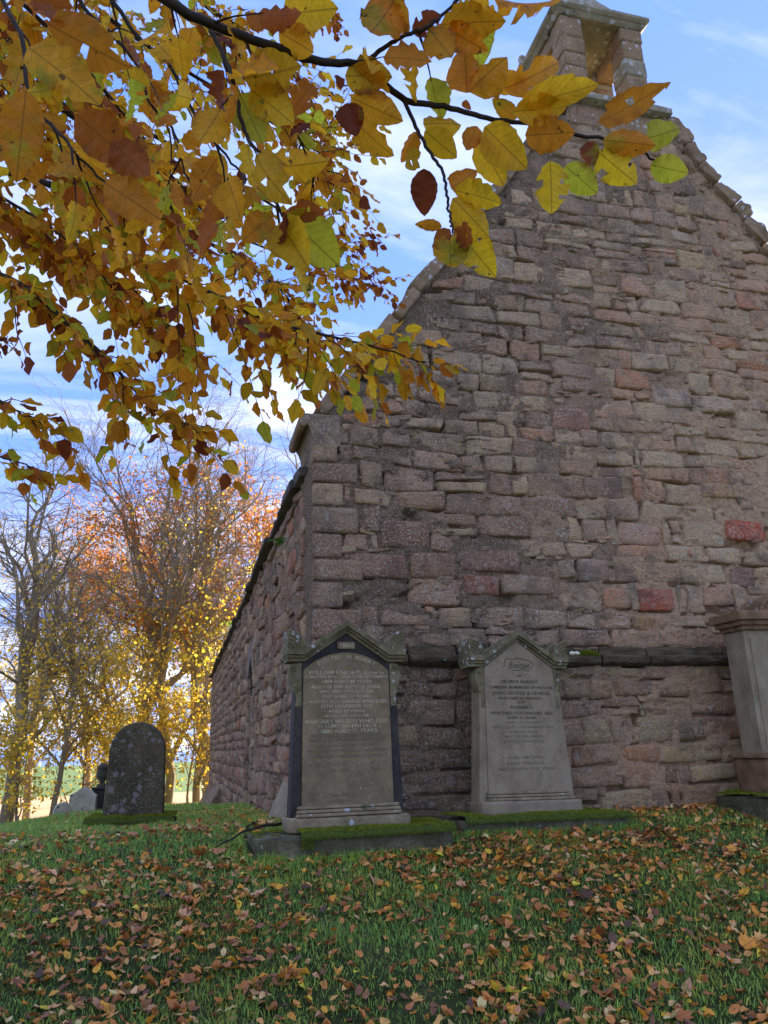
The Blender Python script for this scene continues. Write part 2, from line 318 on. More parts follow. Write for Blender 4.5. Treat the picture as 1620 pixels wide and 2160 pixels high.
def m_blade(name, trans=0.35, rough=0.5):
    m, h = newmat(name); c = attr(h)
    b = principled(h, c, rough, spec=0.35); t = h.n('ShaderNodeBsdfTranslucent'); h.link(c, t.inputs[0])
    mx = h.n('ShaderNodeMixShader', ins={0: trans}); h.link(b.outputs[0], mx.inputs[1]); h.link(t.outputs[0], mx.inputs[2]); finish(h, mx.outputs[0]); return m
M['grass'] = m_blade('grass_blade', 0.35, 0.55)
M['moss'] = m_blade('moss_blade', 0.25, 0.8)
M['fern'] = m_blade('fern_frond', 0.4, 0.6)
M['farleaf'] = m_blade('far_tree_leaf', 0.5, 0.6)
def m_leaf(name, trans, litter=False):
    m, h = newmat(name); c = attr(h); p = pos(h)
    uv = h.n('ShaderNodeUVMap').outputs[0]; s = h.n('ShaderNodeSeparateXYZ'); h.link(uv, s.inputs[0])
    u = h.math('SUBTRACT', s.outputs[0], 0.5); au = h.math('ABSOLUTE', u); v = s.outputs[1]
    mid = h.math('LESS_THAN', au, 0.018)
    # side veins run forward at an angle from the midrib
    ph = h.math('MULTIPLY', h.math('SUBTRACT', v, h.math('MULTIPLY', au, 0.55)), 9.0)
    fr = h.math('FRACT', ph); vein = h.math('LESS_THAN', h.math('ABSOLUTE', h.math('SUBTRACT', fr, 0.5)), 0.055)
    vv = h.math('MAXIMUM', mid, h.math('MULTIPLY', vein, 0.6))
    n = h.noise(p, 45 if not litter else 30, 4, 0.65); nb = h.noise(p, 14, 3, 0.6)
    edge = h.math('MULTIPLY_ADD', au, 0.9, h.math('MULTIPLY_ADD', nb, 1.0, -0.62))
    c2 = h.mix(h.ramp(edge, [(0.20, 0.0), (0.40, 0.8)]), c, (0.36, 0.12, 0.018))
    rn = h.n('ShaderNodeObjectInfo').outputs['Random']
    if not litter: c2 = h.mix(h.math('MULTIPLY', h.ramp(h.noise(p, 20, 3, 0.6), [(0.55, 0.0), (0.66, 0.6)]), h.math('GREATER_THAN', rn, 0.6)), c2, (0.30, 0.38, 0.03))
    k = h.math('MULTIPLY_ADD', n, 0.8, 0.6); kc = h.n('ShaderNodeCombineXYZ'); [h.link(k, kc.inputs[i]) for i in range(3)]
    c2 = h.mix(1.0, c2, (1, 1, 1), 'MULTIPLY'); h.link(kc.outputs[0], c2.node.inputs[7])
    c2 = h.mix(h.math('MULTIPLY', vv, 0.45), c2, (0.16, 0.065, 0.012))
    c2 = h.mix(h.ramp(h.noise(p, 70, 2), [(0.70, 0.0), (0.73, 0.8)]), c2, (0.06, 0.025, 0.01))
    b = principled(h, c2, 0.45 if not litter else 0.5, h.math('MULTIPLY_ADD', vv, -0.6, n), 0.35, 0.003, 0.35)
    t = h.n('ShaderNodeBsdfTranslucent'); h.link(c2, t.inputs[0])
    mx = h.n('ShaderNodeMixShader', ins={0: trans}); h.link(b.outputs[0], mx.inputs[1]); h.link(t.outputs[0], mx.inputs[2]); finish(h, mx.outputs[0]); return m
M['leaf'] = m_leaf('autumn_beech_leaf', 0.68)
M['litter'] = m_leaf('fallen_leaf', 0.15, True)
def m_ground(name, a, b, c, sc=3.0, d=None):
    m, h = newmat(name); p = pos(h)
    n = h.noise(p, sc, 6, 0.65); n2 = h.noise(p, sc*14, 5, 0.7)
    f = h.math('MULTIPLY_ADD', n2, 0.5, h.math('MULTIPLY_ADD', n, 0.8, -0.15))
    cc = h.ramp(f, [(0.3, a), (0.5, b), (0.75, c)])
    finish(h, principled(h, cc, 0.95, n2, 0.8, 0.03, 0.1).outputs[0]); return m
M['ground'] = m_ground('turf_soil', (0.028, 0.032, 0.010), (0.05, 0.07, 0.018), (0.10, 0.08, 0.04))
M['stubble'] = m_ground('stubble', (0.36, 0.22, 0.11), (0.46, 0.29, 0.16), (0.55, 0.38, 0.22), 0.6)
M['field'] = m_ground('far_pasture', (0.075, 0.12, 0.035), (0.10, 0.155, 0.05), (0.13, 0.18, 0.065), 0.08)
#@@SETTING
# ------------------------------------------------------------------ terrain
GY = [-60, -14, -7, -4, -3, -1.3, -0.4, 0.3, 2, 6, 8, 12, 18, 24, 29, 34, 45, 60, 100, 190, 400, 3500]
GZ = [-5, -1.9, -1.12, -0.76, -0.56, -0.20, -0.06, -0.08, -0.17, -0.28, -0.40, -0.68, -1.0, -1.30, -2.0, -2.85, -3.1, -3.2, -2.8, -1.5, -8, -110]
def gbase(x, y):
    x = np.asarray(x, float); y = np.asarray(y, float)
    z = sum(np.interp(y+o*np.clip(1+abs(y)*0.05, 1, 4), GY, GZ) for o in (-0.5, -0.25, 0, 0.25, 0.5))/5
    z = z-0.13*np.clip(-2.6-x, 0, 9)*np.clip((y+3)/6, 0, 1)*np.clip((60-y)/30, 0, 1)
    return z
def ground(x, y):
    near = np.clip(1.5-np.hypot(x, y)/25, 0, 1)
    return gbase(x, y)+near*(0.07*fbm(np.asarray(x)*0.9, np.asarray(y)*0.9, 3)+0.03*fbm(np.asarray(x)*4, np.asarray(y)*4, 5))+(1-near)*0.25*fbm(np.asarray(x)*0.07, np.asarray(y)*0.07, 8)
def sheet(name, xs, ys, mat, label=None):
    X, Y = np.meshgrid(xs, ys); Z = ground(X, Y)
    nx, ny = len(xs), len(ys)
    i = (np.arange(ny-1)[:, None]*nx+np.arange(nx-1)[None, :]).reshape(-1)
    f = np.stack([i, i+1, i+nx+1, i+nx], 1)
    o = link(name, mesh(name, np.stack([X, Y, Z], -1).reshape(-1, 3), f, mat), kind='structure'); return o
def spread(a, b, core0, core1, step, grow=1.25):
    c = list(np.arange(core0, core1+1e-6, step)); s = step
    while c[-1] < b: s *= grow; c.append(min(b, c[-1]+s))
    s = step
    while c[0] > a: s *= grow; c.insert(0, max(a, c[0]-s))
    return np.array(c)
xs = spread(-3000, 3000, -7, 8, 0.1)
sheet('ground', xs, np.concatenate([spread(-60, 12, -8, 12, 0.1), np.arange(12.5, 34.1, 0.5)]), M['ground'])
sheet('stubble_field', xs, np.linspace(34, 74, 40), M['stubble'])
sheet('pasture_field', xs, np.concatenate([np.linspace(74, 200, 60), 200*1.2**np.arange(1, 17)]), M['field'])

# ------------------------------------------------------------------ church
church = thing('church', 'ruined rubble stone church with bellcote on its gable', 'church', (0, 0, 0))
GC, GTOP = 3.95, 8.38                           # gable centre line, top under the bellcote
def gtop(x): return np.minimum(3.62+1.456*np.minimum(np.asarray(x, float), 2*GC-np.asarray(x, float)), GTOP)
PAL = [((0.205, 0.135, 0.118), 5), ((0.235, 0.165, 0.14), 5), ((0.255, 0.215, 0.185), 5), ((0.29, 0.245, 0.205), 3), ((0.18, 0.135, 0.128), 3), ((0.27, 0.155, 0.125), 2), ((0.34, 0.27, 0.20), 2), ((0.36, 0.31, 0.26), 1.5), ((0.31, 0.145, 0.10), 0.8)]
PW = np.array([w for _, w in PAL]); PW /= PW.sum()
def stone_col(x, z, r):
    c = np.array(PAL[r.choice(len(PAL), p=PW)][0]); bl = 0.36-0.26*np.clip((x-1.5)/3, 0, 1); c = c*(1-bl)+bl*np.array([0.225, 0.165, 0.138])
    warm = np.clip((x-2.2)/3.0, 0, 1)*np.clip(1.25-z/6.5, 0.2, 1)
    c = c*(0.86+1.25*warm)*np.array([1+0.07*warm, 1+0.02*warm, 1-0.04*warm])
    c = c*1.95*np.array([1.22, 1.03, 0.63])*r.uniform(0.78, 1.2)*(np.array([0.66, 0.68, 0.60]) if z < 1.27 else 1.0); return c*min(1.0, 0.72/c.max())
UU = np.array([-1, -0.97, -0.86, -0.6, -0.2, 0.2, 0.6, 0.86, 0.97, 1.0]); VV = np.array([-1, -0.95, -0.8, -0.35, 0.1, 0.5, 0.82, 0.95, 1.0])
gu, gv = np.meshgrid(UU, VV); NU, NV = len(UU), len(VV)
_i = (np.arange(NV-1)[:, None]*NU+np.arange(NU-1)[None, :]).reshape(-1)
SF = np.stack([_i, _i+1, _i+NU+1, _i+NU], 1)
EDGE = np.maximum(abs(gu), abs(gv))
def stone_verts(c4, out, rough, rnd, r):
    """c4: 4 corners (s,h) LL,LR,UR,UL; returns (s,h,o) verts"""
    c4 = np.asarray(c4, float)
    u = gu*np.sqrt(1-rnd*gv**2/2); v = gv*np.sqrt(1-rnd*gu**2/2)
    sc = 1/np.sqrt(1-rnd/2*0.6); u = np.clip(u*sc, -1.02, 1.02); v = np.clip(v*sc, -1.02, 1.02)
    a, b = (u+1)/2, (v+1)/2
    P = (c4[0][None, None]*((1-a)*(1-b))[..., None]+c4[1]*(a*(1-b))[..., None]+c4[2]*(a*b)[..., None]+c4[3]*((1-a)*b)[..., None])
    sd = int(r.integers(1, 9999))
    s, hh = P[..., 0], P[..., 1]
    wob = np.clip(EDGE*1.2-0.2, 0, 1)
    s = s+0.036*rough*fbm(s*15+sd, hh*15, sd)*wob; hh = hh+0.030*rough*fbm(s*15-sd, hh*15, sd+4)*wob
    o = out*(1-np.clip((EDGE-0.84)/0.16, 0, 1)**1.8*0.7)
    o = o+rough*(0.022*fbm(s*4.5, hh*7, sd+9, 3)+0.026*fbm(s*14, hh*20, sd+2, 3))
    o = o+r.normal(0, 0.011)*(gu)+r.normal(0, 0.011)*gv
    o = np.where(EDGE > 0.99, -0.06, o)
    return np.stack([s, hh, o], -1).reshape(-1, 3)

def layout(x0, x1, z0, ztop, r, fixed=(), hmin=0.16, hmax=0.30, wmin=0.24, wmax=0.62):
    """roughly coursed rubble: list of 4-corner stones"""
    out = []; z = z0
    seed = int(r.integers(1, 999))
    wob = lambda x, k: 0.14*fbm(np.asarray(x)*0.9+k*3.1, k*1.7+0.0*np.asarray(x), seed, 3)
    k = 0
    zmax = ztop(np.linspace(x0, x1, 60)).max()
    while z < zmax:
        hgt = r.uniform(hmin, hmax); x = x0+r.uniform(-0.15, 0.0)
        while x < x1:
            w = r.uniform(wmin, wmax)*(1.0 if hgt > 0.17 else 0.85)
            if r.random() < 0.16: w = r.uniform(0.10, 0.18)
            a, b = max(x, x0), min(x+w, x1)
            gap = r.uniform(0.008, 0.026)
            for (fx0, fx1, fz0, fz1) in fixed:
                if fx0 < b and fx1 > a and min(z+hgt, fz1)-max(z, fz0) > 0.03:
                    if a < fx0-0.07: b = min(b, fx0-0.005)
                    else: a = max(a, fx1+0.005); b = max(b, a)
            if b-a > 0.07:
                parts = [(0, 1)]
                q = r.random()
                if hgt > 0.21 and q < 0.17: t = r.uniform(0.35, 0.65); parts = [(0, t), (t, 1)]
                elif q > 0.965 and hgt > 0.22: parts = [(0, .33), (.33, .66), (.66, 1)]
                for (t0, t1) in parts:
                    e = [(a+gap/2, t0), (b-gap/2, t0), (b-gap/2, t1), (a+gap/2, t1)]
                    c4 = []
                    for n_, (xx, t) in enumerate(e):
                        zz = z+wob(xx, k)*(1-t)+(hgt+wob(xx, k+1))*t+(gap/2 if n_ < 2 else -gap/2)
                        c4.append([xx+r.normal(0, 0.018), zz+r.normal(0, 0.012)])
                    if c4[3][1]-c4[0][1] < 0.05: continue
                    if c4[2][1] > ztop(c4[2][0])-0.03 or c4[3][1] > ztop(c4[3][0])-0.03:
                        tl, tr = ztop(c4[3][0])-0.03, ztop(c4[2][0])-0.03
                        c4[3][1] = min(c4[3][1], tl); c4[2][1] = min(c4[2][1], tr)
                        if c4[3][1]-c4[0][1] < 0.06 or c4[2][1]-c4[1][1] < 0.06: continue
                    out.append(np.array(c4))
            x = max(x+0.05, b if b > a else a)
        z += hgt; k += 1
    return out

rs = np.random.default_rng(21)
fixed_px = [((1525, 1098, 1610, 1142), (0.40, 0.085, 0.052), 0.55), ((1342, 1240, 1422, 1290), (0.36, 0.10, 0.058), 0.2), ((1374, 820, 1455, 862), (0.42, 0.38, 0.34), 0.15),
            ((1456, 838, 1542, 872), (0.40, 0.38, 0.33), 0.35), ((1162, 864, 1240, 910), (0.27, 0.155, 0.14), 0.1), ((1217, 1180, 1286, 1228), (0.25, 0.225, 0.215), 0.25),
            ((1537, 1198, 1588, 1242), (0.15, 0.105, 0.11), 0.15), ((975, 1214, 1053, 1258), (0.215, 0.105, 0.09), 0.12), ((733, 1168, 858, 1222), (0.19, 0.125, 0.105), 0.2),
            ((862, 1168, 960, 1224), (0.20, 0.145, 0.12), 0.12), ((964, 1160, 1094, 1208), (0.185, 0.125, 0.105), 0.2), ((1054, 1214, 1170, 1256), (0.30, 0.255, 0.215), 0.1),
            ((800, 1100, 905, 1160), (0.18, 0.13, 0.105), 0.15), ((1180, 780, 1252, 830), (0.23, 0.19, 0.175), 0.15), ((1330, 1008, 1350, 1060), (0.38, 0.22, 0.16), 0.4),
            ((1230, 1006, 1310, 1050), (0.26, 0.215, 0.19), 0.2), ((1470, 1018, 1545, 1052), (0.37, 0.29, 0.19), 0.3), ((1300, 1108, 1392, 1152), (0.31, 0.235, 0.21), 0.4),
            ((1270, 1055, 1345, 1100), (0.36, 0.31, 0.26), 0.4), ((1270, 1240, 1325, 1285), (0.40, 0.26, 0.19), 0.3), ((1480, 1240, 1545, 1280), (0.41, 0.30, 0.22), 0.3),
            ((1330, 1300, 1378, 1332), (0.30, 0.22, 0.12), 0.3), ((1165, 765, 1245, 800), (0.24, 0.19, 0.17), 0.2)]
fixed = []
for (a, b, c, d), colr, rnd in fixed_px:
    q = [PY(a, d, 0), PY(c, d, 0), PY(c, b, 0), PY(a, b, 0)]
    x0, x1, z0, z1 = (q[0][0]+q[3][0])/2, (q[1][0]+q[2][0])/2, (q[0][2]+q[1][2])/2, (q[2][2]+q[3][2])/2
    fixed.append((x0, x1, z0, z1, colr, rnd))
fx = [f[:4] for f in fixed]
# quoins at the near corner
quoins = []
z = 0.0; k = 0
while z < 3.40:
    hq = rs.uniform(0.19, 0.29); hq = min(hq, 3.58-z)
    if 3.58-z-hq < 0.14: hq = 3.58-z
    wq = rs.uniform(0.42, 0.54) if k % 2 == 0 else rs.uniform(0.24, 0.34)
    dq = rs.uniform(0.24, 0.32) if k % 2 == 0 else rs.uniform(0.4, 0.5)
    if z < 1.25 < z+hq+0.1: hq = 1.44-z if 1.44-z < 0.45 else 1.25-z
    quoins.append((z, hq, wq, dq)); z += hq; k += 1
fx += [(-0.2, w, a+0.01, a+b-0.01) for (a, b, w, d) in quoins]
SC_Z0, SC_Z1 = 1.27, 1.43
low = layout(0, 2*GC, -0.12, lambda x: np.full_like(np.asarray(x, float), SC_Z0), rs, fx, 0.14, 0.27, 0.22, 0.6)
up = layout(0, 2*GC, SC_Z1, lambda x: gtop(x)-0.05, rs, fx)
stones = []                                  # (c4, colour, out, rough, round)
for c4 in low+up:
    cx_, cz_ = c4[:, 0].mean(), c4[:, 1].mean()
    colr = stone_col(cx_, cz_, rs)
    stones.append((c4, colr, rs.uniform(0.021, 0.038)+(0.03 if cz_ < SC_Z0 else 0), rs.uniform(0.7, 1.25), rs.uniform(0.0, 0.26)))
for (x0, x1, z0, z1, colr, rnd) in fixed:
    colr = np.array(colr)*np.array([1.34, 0.97, 0.62])*(1.0+0.5*np.clip((x0-2.2)/2, 0, 1))
    c4 = np.array([(x0+.006, z0+.006), (x1-.006, z0+.006), (x1-.006, z1-.006), (x0+.006, z1-.006)])+rs.normal(0, 0.008, (4, 2))
    colr = colr*1.3; colr = colr*min(1.0, 0.72/colr.max()); stones.append((c4, colr, 0.045, 0.7, rnd*0.8))
# pinning stones pushed into wide joints
for k in range(650):
    x = rs.uniform(0.3, 7.6); zt = float(gtop(x))
    z = rs.uniform(0.1, zt-0.3)
    w, hh = rs.uniform(0.03, 0.085), rs.uniform(0.015, 0.035)
    c4 = np.array([(x-w, z-hh), (x+w, z-hh), (x+w, z+hh), (x-w, z+hh)])+rs.normal(0, 0.008, (4, 2))
    stones.append((c4, stone_col(x, z, rs)*rs.uniform(0.6, 1.1), 0.03, 0.8, 0.5))

def area(c4): return 0.5*abs(np.dot(c4[:, 0], np.roll(c4[:, 1], -1))-np.dot(c4[:, 1], np.roll(c4[:, 0], -1)))
# mortar face of the gable: heightfield with raked-out joints
NX, NZ = 390, 400
gx = np.linspace(0, 2*GC, NX); tt = np.linspace(-0.03, 1, NZ)
GXm = np.tile(gx, (NZ, 1)); GZm = tt[:, None]*(gtop(gx)-0.02)[None, :]
O = 0.019+0.055*fbm(GXm*4, GZm*5, 31, 5)+0.045*fbm(GXm*16, GZm*19, 33, 3)
hol = fbm(GXm*3.1, GZm*5.5, 77, 4); O -= 0.09*np.clip((hol-0.13)/0.1, 0, 1)
O += np.where(GZm < SC_Z0+0.02, 0.03, 0.0)
for (c4, *_r) in stones:
    if area(c4) < 0.02 or rs.random() > 0.5: continue
    x0, x1 = c4[0, 0]-0.01, c4[1, 0]+0.01; i0, i1 = np.searchsorted(gx, [x0, x1])
    zb = c4[:2, 1].mean(); sub = GZm[:, i0:i1]
    edge = (sub > zb-0.018) & (sub < zb+0.012)
    t = rs.uniform(0.25, 0.9); part = (gx[i0:i1] < x0+(x1-x0)*t) if rs.random() < 0.5 else (gx[i0:i1] > x1-(x1-x0)*t)
    O[:, i0:i1] -= rs.uniform(0.03, 0.08)*edge*part[None, :]
O[:, 0] = -0.0; O = np.where(GXm < 0.03, np.minimum(O, 0.005), O)
V = np.stack([GXm, -O, GZm], -1).reshape(-1, 3)
i = (np.arange(NZ-1)[:, None]*NX+np.arange(NX-1)[None, :]).reshape(-1)
gable = link('gable_wall', mesh('gable_wall', V, np.stack([i, i+1, i+NX+1, i+NX], 1), M['mortar']), church)
core = MB(); core.prism([(0.0, -0.6), (2*GC, -0.6), (2*GC, 3.6), (2*GC-3.27, GTOP-0.02), (3.27, GTOP-0.02), (0.0, 3.6)], 0.075, 0.85)
link('wall_core', core.mesh('wall_core', M['mortar']), gable)
def gable_v(sv): return np.stack([sv[:, 0], -sv[:, 2], sv[:, 1]], 1)
order = sorted(range(len(stones)), key=lambda q: -area(stones[q][0])*(1 if stones[q][0][:, 0].mean() < 6.3 else 0.01))
loose_v, loose_f, loose_c, kk = [], [], [], 0
N_GABLE = 240
for n_, q in enumerate(order):
    c4, colr, out, rg, rnd = stones[q]
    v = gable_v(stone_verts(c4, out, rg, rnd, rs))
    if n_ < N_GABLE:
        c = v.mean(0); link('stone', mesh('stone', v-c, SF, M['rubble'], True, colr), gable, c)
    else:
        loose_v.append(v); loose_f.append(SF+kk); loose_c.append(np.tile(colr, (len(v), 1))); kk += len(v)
link('rubble_fill', mesh('rubble_fill', np.vstack(loose_v), np.vstack(loose_f), M['rubble'], True, np.vstack(loose_c)), gable, kind='stuff')

# soft weathered block used for dressed work
def block(a, b, seed, rough=0.006, nseg=5, rmax=0.022):
    """subdivided box with worn edges and slightly uneven faces -> verts, quads"""
    bm = bmesh.new(); bmesh.ops.create_cube(bm, size=2)
    bmesh.ops.subdivide_edges(bm, edges=bm.edges[:], cuts=nseg-1, use_grid_fill=True)
    P = np.array([v.co[:] for v in bm.verts]); F = [tuple(v.index for v in f.verts) for f in bm.faces]; bm.free()
    a, b = np.array(a, float), np.array(b, float); hs = (b-a)/2; c = (a+b)/2
    rr = min(rmax, hs.min()*0.35)
    Q = P*hs; inner = np.clip(Q, -(hs-rr), hs-rr); dlt = Q-inner; L = np.linalg.norm(dlt, axis=1, keepdims=True)
    Q = inner+np.where(L > 1e-9, dlt/np.maximum(L, 1e-9)*rr, 0)
    nrm = P/np.maximum(np.abs(P).max(1, keepdims=True), 1e-9)
    w = c+Q
    o = fbm(w[:, 0]*6+w[:, 1]*3.1+seed, w[:, 2]*7+w[:, 1]*2.3, seed, 3)*rough*2.5
    return w+nrm/np.linalg.norm(nrm, axis=1, keepdims=True)*o[:, None], F
def blockobj(name, a, b, mat, parent, seed, col=None, rough=0.006, nseg=5, rot=None, rmax=0.022):
    v, f = block(a, b, seed, rough, nseg, rmax); c = (np.array(a)+np.array(b))/2
    me = mesh(name, v-c, f, mat, True, col); o = link(name, me, parent, c)
    if rot: o.rotation_euler = rot
    return o
for n_, (z, hq, wq, dq) in enumerate(quoins):
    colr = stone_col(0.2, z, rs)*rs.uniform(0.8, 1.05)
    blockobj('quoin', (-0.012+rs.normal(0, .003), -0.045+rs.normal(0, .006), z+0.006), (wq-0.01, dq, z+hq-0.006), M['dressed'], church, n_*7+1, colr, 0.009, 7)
# string course blocks: sloped upper stone over a rounded ledge
x = 0.0; n_ = 0
while x < 2*GC-0.1:
    w = rs.uniform(0.45, 0.95); x1 = min(x+w, 2*GC); j = rs.normal(0, 0.008)
    prof = [(0.10, SC_Z0-0.02), (-0.06+j, SC_Z0-0.012), (-0.11+j, SC_Z0+0.012), (-0.125+j, SC_Z0+0.030), (-0.128+j, SC_Z0+0.062), (-0.118+j, SC_Z0+0.082), (-0.062+j, SC_Z0+0.096), (-0.058+j, SC_Z0+0.13), (-0.045+j, SC_Z0+0.165), (-0.005, SC_Z1+0.035), (0.10, SC_Z1+0.035)]
    seg = 26; vs = []
    for s_ in range(seg+1):
        xx = x+0.010+(x1-x-0.020)*s_/seg
        for q, (py, pz) in enumerate(prof):
            e = fbm(xx*7+q*0.5, pz*26, 91, 4)
            vs.append((xx, py+(0.035*e if py < 0 else 0), pz+0.016*fbm(xx*4, q*0.8, 55, 4)))
    m_ = len(prof); fs = [(s_*m_+q, s_*m_+(q+1) % m_, (s_+1)*m_+(q+1) % m_, (s_+1)*m_+q) for s_ in range(seg) for q in range(m_)]
    fs += [tuple(range(m_))[::-1], tuple(range(seg*m_, seg*m_+m_))]
    mb = MB(); mb.add(vs, fs); o = link('string_course_block', mb.mesh('string_course_block', M['string'], False), church)
    x = x1; n_ += 1
# raking copes
def cope(side):
    L = math.hypot(3.27, 3.27*1.456); t = 0.16; n = 0
    ang = math.atan(1.456)
    while t < L-0.05:
        ln = rs.uniform(0.38, 0.66) if side < 0 else rs.uniform(0.22, 0.42); t1 = min(t+ln, L)
        th = rs.uniform(0.09, 0.13)+(rs.uniform(-0.02, 0.07) if side > 0 else 0); tilt = rs.normal(0, 0.02)+(rs.normal(0.16, 0.07) if side > 0 else 0)
        v, f = block((-(t1-t)/2+.004, -0.075+rs.normal(0, .01), -0.03), ((t1-t)/2-.004, 0.9, th), int(t*97)+3+side, 0.016 if side < 0 else 0.05, 9)
        me = mesh('coping_stone', v, f, M['coping'], True); o = link('coping_stone', me, church)
        tm = (t+t1)/2
        if side < 0: o.location = (tm*math.cos(ang), 0, 3.60+tm*math.sin(ang)); o.rotation_euler = (0, -ang+tilt, 0)
        else: o.location = (2*GC-tm*math.cos(ang), 0, 3.60+tm*math.sin(ang)); o.rotation_euler = (0, ang-tilt, 0)
        t = t1; n += 1
cope(-1); cope(1)
# kneeler with a carved roll
kb = MB(); prof = [(0.26, 3.40), (0.26, 3.74), (-0.12, 3.74), (-0.15, 3.71), (-0.155, 3.66), (-0.12, 3.655), (-0.085, 3.64), (-0.05, 3.59), (-0.025, 3.52), (-0.014, 3.44), (-0.012, 3.40)]
kb.prism(prof[::-1], -0.05, 0.75)
kn = link('kneeler', kb.mesh('kneeler', M['dressed'], False, (0.30, 0.225, 0.14)), church, bevel=0.012)
rb = MB(); rb.tube([(-0.115, -0.055, 3.635), (-0.115, -0.05, 3.635), (-0.115, 0.70, 3.635), (-0.115, 0.71, 3.635)], [0.03, 0.042, 0.042, 0.03], 14); rb.f.append(tuple(range(14))); link('carved_roll', rb.mesh('carved_roll', M['coping'], True), kn)

# bellcote
bell = link('bellcote', None, church); bx0, bx1, by0, by1 = 3.30, 4.56, 0.02, 1.02
def bb(name, a, b, mat, seed, rough=0.008, nseg=6): return blockobj(name, a, b, mat, bell, seed, None, rough, nseg, None, 0.007)
bb('base_course', (3.26, -0.03, GTOP-0.35), (4.62, 1.0, GTOP-0.02), M['belfry'], 3)
bb('base_course', (3.30, -0.02, GTOP-0.62), (4.58, 0.95, GTOP-0.36), M['belfry'], 5)
bb('ledge', (3.14, -0.14, GTOP-0.01), (4.72, 1.16, GTOP+0.09), M['belfrycap'], 4)
zp0, zp1 = GTOP+0.09, 9.86
for (px0, py0) in ((3.32, 0.0), (4.22, 0.0), (3.32, 0.74), (4.22, 0.74)):
    z = zp0; n_ = 0
    while z < zp1-0.02:
        hb = rs.uniform(0.22, 0.36); hb = zp1-z if zp1-z-hb < 0.18 else hb
        e = rs.uniform(0, 0.014)
        bb('pillar_block', (px0-e, py0-e, z+0.002), (px0+0.30+e, py0+0.29+e, z+hb-0.002), M['belfry'] if rs.random() < 0.7 else M['belfrycap'], int(z*50+px0*9+py0*31), 0.006, 5); z += hb; n_ += 1
bb('side_lintel', (3.34, 0.28, 9.66), (3.58, 0.75, 9.855), M['belfry'], 61); bb('side_lintel', (4.26, 0.28, 9.66), (4.50, 0.75, 9.855), M['belfry'], 62)
cp = MB(); zc0 = zp1
for (g0, g1, za, zb) in ((0.02, 0.07, zc0, zc0+0.06), (0.07, 0.11, zc0+0.06, zc0+0.10), (0.11, 0.11, zc0+0.10, zc0+0.16), (0.11, 0.05, zc0+0.16, zc0+0.19)):
    k = len(cp.v)
    for g, z in ((g0, za), (g1, zb)): cp.v += [(3.32-g, -g, z), (4.52+g, -g, z), (4.52+g, 1.03+g, z), (3.32-g, 1.03+g, z)]
    cp.f += [(k, k+3, k+2, k+1), (k+4, k+5, k+6, k+7)]+[(k+i_, k+(i_+1) % 4, k+4+(i_+1) % 4, k+4+i_) for i_ in range(4)]
link('cornice', cp.mesh('cornice', M['belfrycap']), bell, bevel=0.012)
rf = MB(); z = zc0+0.19; rf.v = [(3.34, 0.03, z), (4.50, 0.03, z), (4.50, 1.0, z), (3.34, 1.0, z), (3.86, 0.46, z+0.98), (3.98, 0.46, z+0.98), (3.98, 0.57, z+0.98), (3.86, 0.57, z+0.98)]
rf.f = [(0, 3, 2, 1), (4, 5, 6, 7)]+[(i_, (i_+1) % 4, 4+(i_+1) % 4, 4+i_) for i_ in range(4)]
link('pyramid_roof', rf.mesh('pyramid_roof', M['belfrycap']), bell, bevel=0.02)
for (px0, py0) in ((3.27, -0.02), (3.27, 1.05)):
    mb = MB(); mb.tube([(px0, py0, z-0.02), (px0, py0, z+0.03), (px0, py0, z+0.07), (px0, py0, z+0.13), (px0, py0, z+0.18), (px0, py0, z+0.2)], [0.06, 0.065, 0.04, 0.062, 0.045, 0.005], 10)
    link('finial', mb.mesh('finial', M['belfrycap'], True), bell)

# side wall receding to the left, on the plane x = 0
SWL, SWZ = 23.0, 3.20
rw = np.random.default_rng(5)
def sbatter(y, z): return 0.0
WIN = (5.75, 6.65, -0.3, 1.95)                      # blocked slit window (y0,y1,z0,z1)
fxs = [(-0.3, d, a+0.01, a+b-0.01) for (a, b, w, d) in quoins]+[(WIN[0]-0.14, WIN[1]+0.14, WIN[2], WIN[3]+0.35)]
sw = layout(0, SWL, -1.5, lambda y: np.full_like(np.asarray(y, float), SWZ), rw, fxs, 0.15, 0.32, 0.24, 0.7)
sy = np.concatenate([np.linspace(0, 8, 200), np.linspace(8.1, SWL, 150)]); sz = np.linspace(-1.6, SWZ+0.02, 150)
Ym, Zm = np.meshgrid(sy, sz)
Om = 0.03+0.07*fbm(Ym*4, Zm*6, 131, 4)+0.04*fbm(Ym*15, Zm*13, 133, 3); Om = np.where(Ym < 0.04, 0, Om)
inw = (Ym > WIN[0]-0.02) & (Ym < WIN[1]+0.02) & (Zm < WIN[3]+0.1); Om = np.where(inw, -0.30, Om)
i = (np.arange(len(sz)-1)[:, None]*len(sy)+np.arange(len(sy)-1)[None, :]).reshape(-1)
side = link('side_wall', mesh('side_wall', np.stack([-Om, Ym, Zm], -1).reshape(-1, 3), np.stack([i, i+len(sy), i+len(sy)+1, i+1], 1), M['mortar']), church)
mb = MB(); mb.box((0.34, 0.86, -1.6), (0.85, SWL, SWZ)); link('wall_core', mb.mesh('wall_core', M['mortar']), side)
mb = MB(); mb.box((2*GC-0.85, 0.86, -1.6), (2*GC-0.02, SWL, SWZ)); link('opposite_wall', mb.mesh('opposite_wall', M['mortar']), church)
mb = MB(); mb.prism([(0.02, -1.6), (2*GC-0.02, -1.6), (2*GC-0.02, 3.5), (GC+0.3, 8.2), (GC-0.3, 8.2), (0.02, 3.5)], SWL-0.02, SWL+0.8); link('far_gable', mb.mesh('far_gable', M['mortar']), church)
lv, lf, lc, kk = [], [], [], 0; n_single = 0
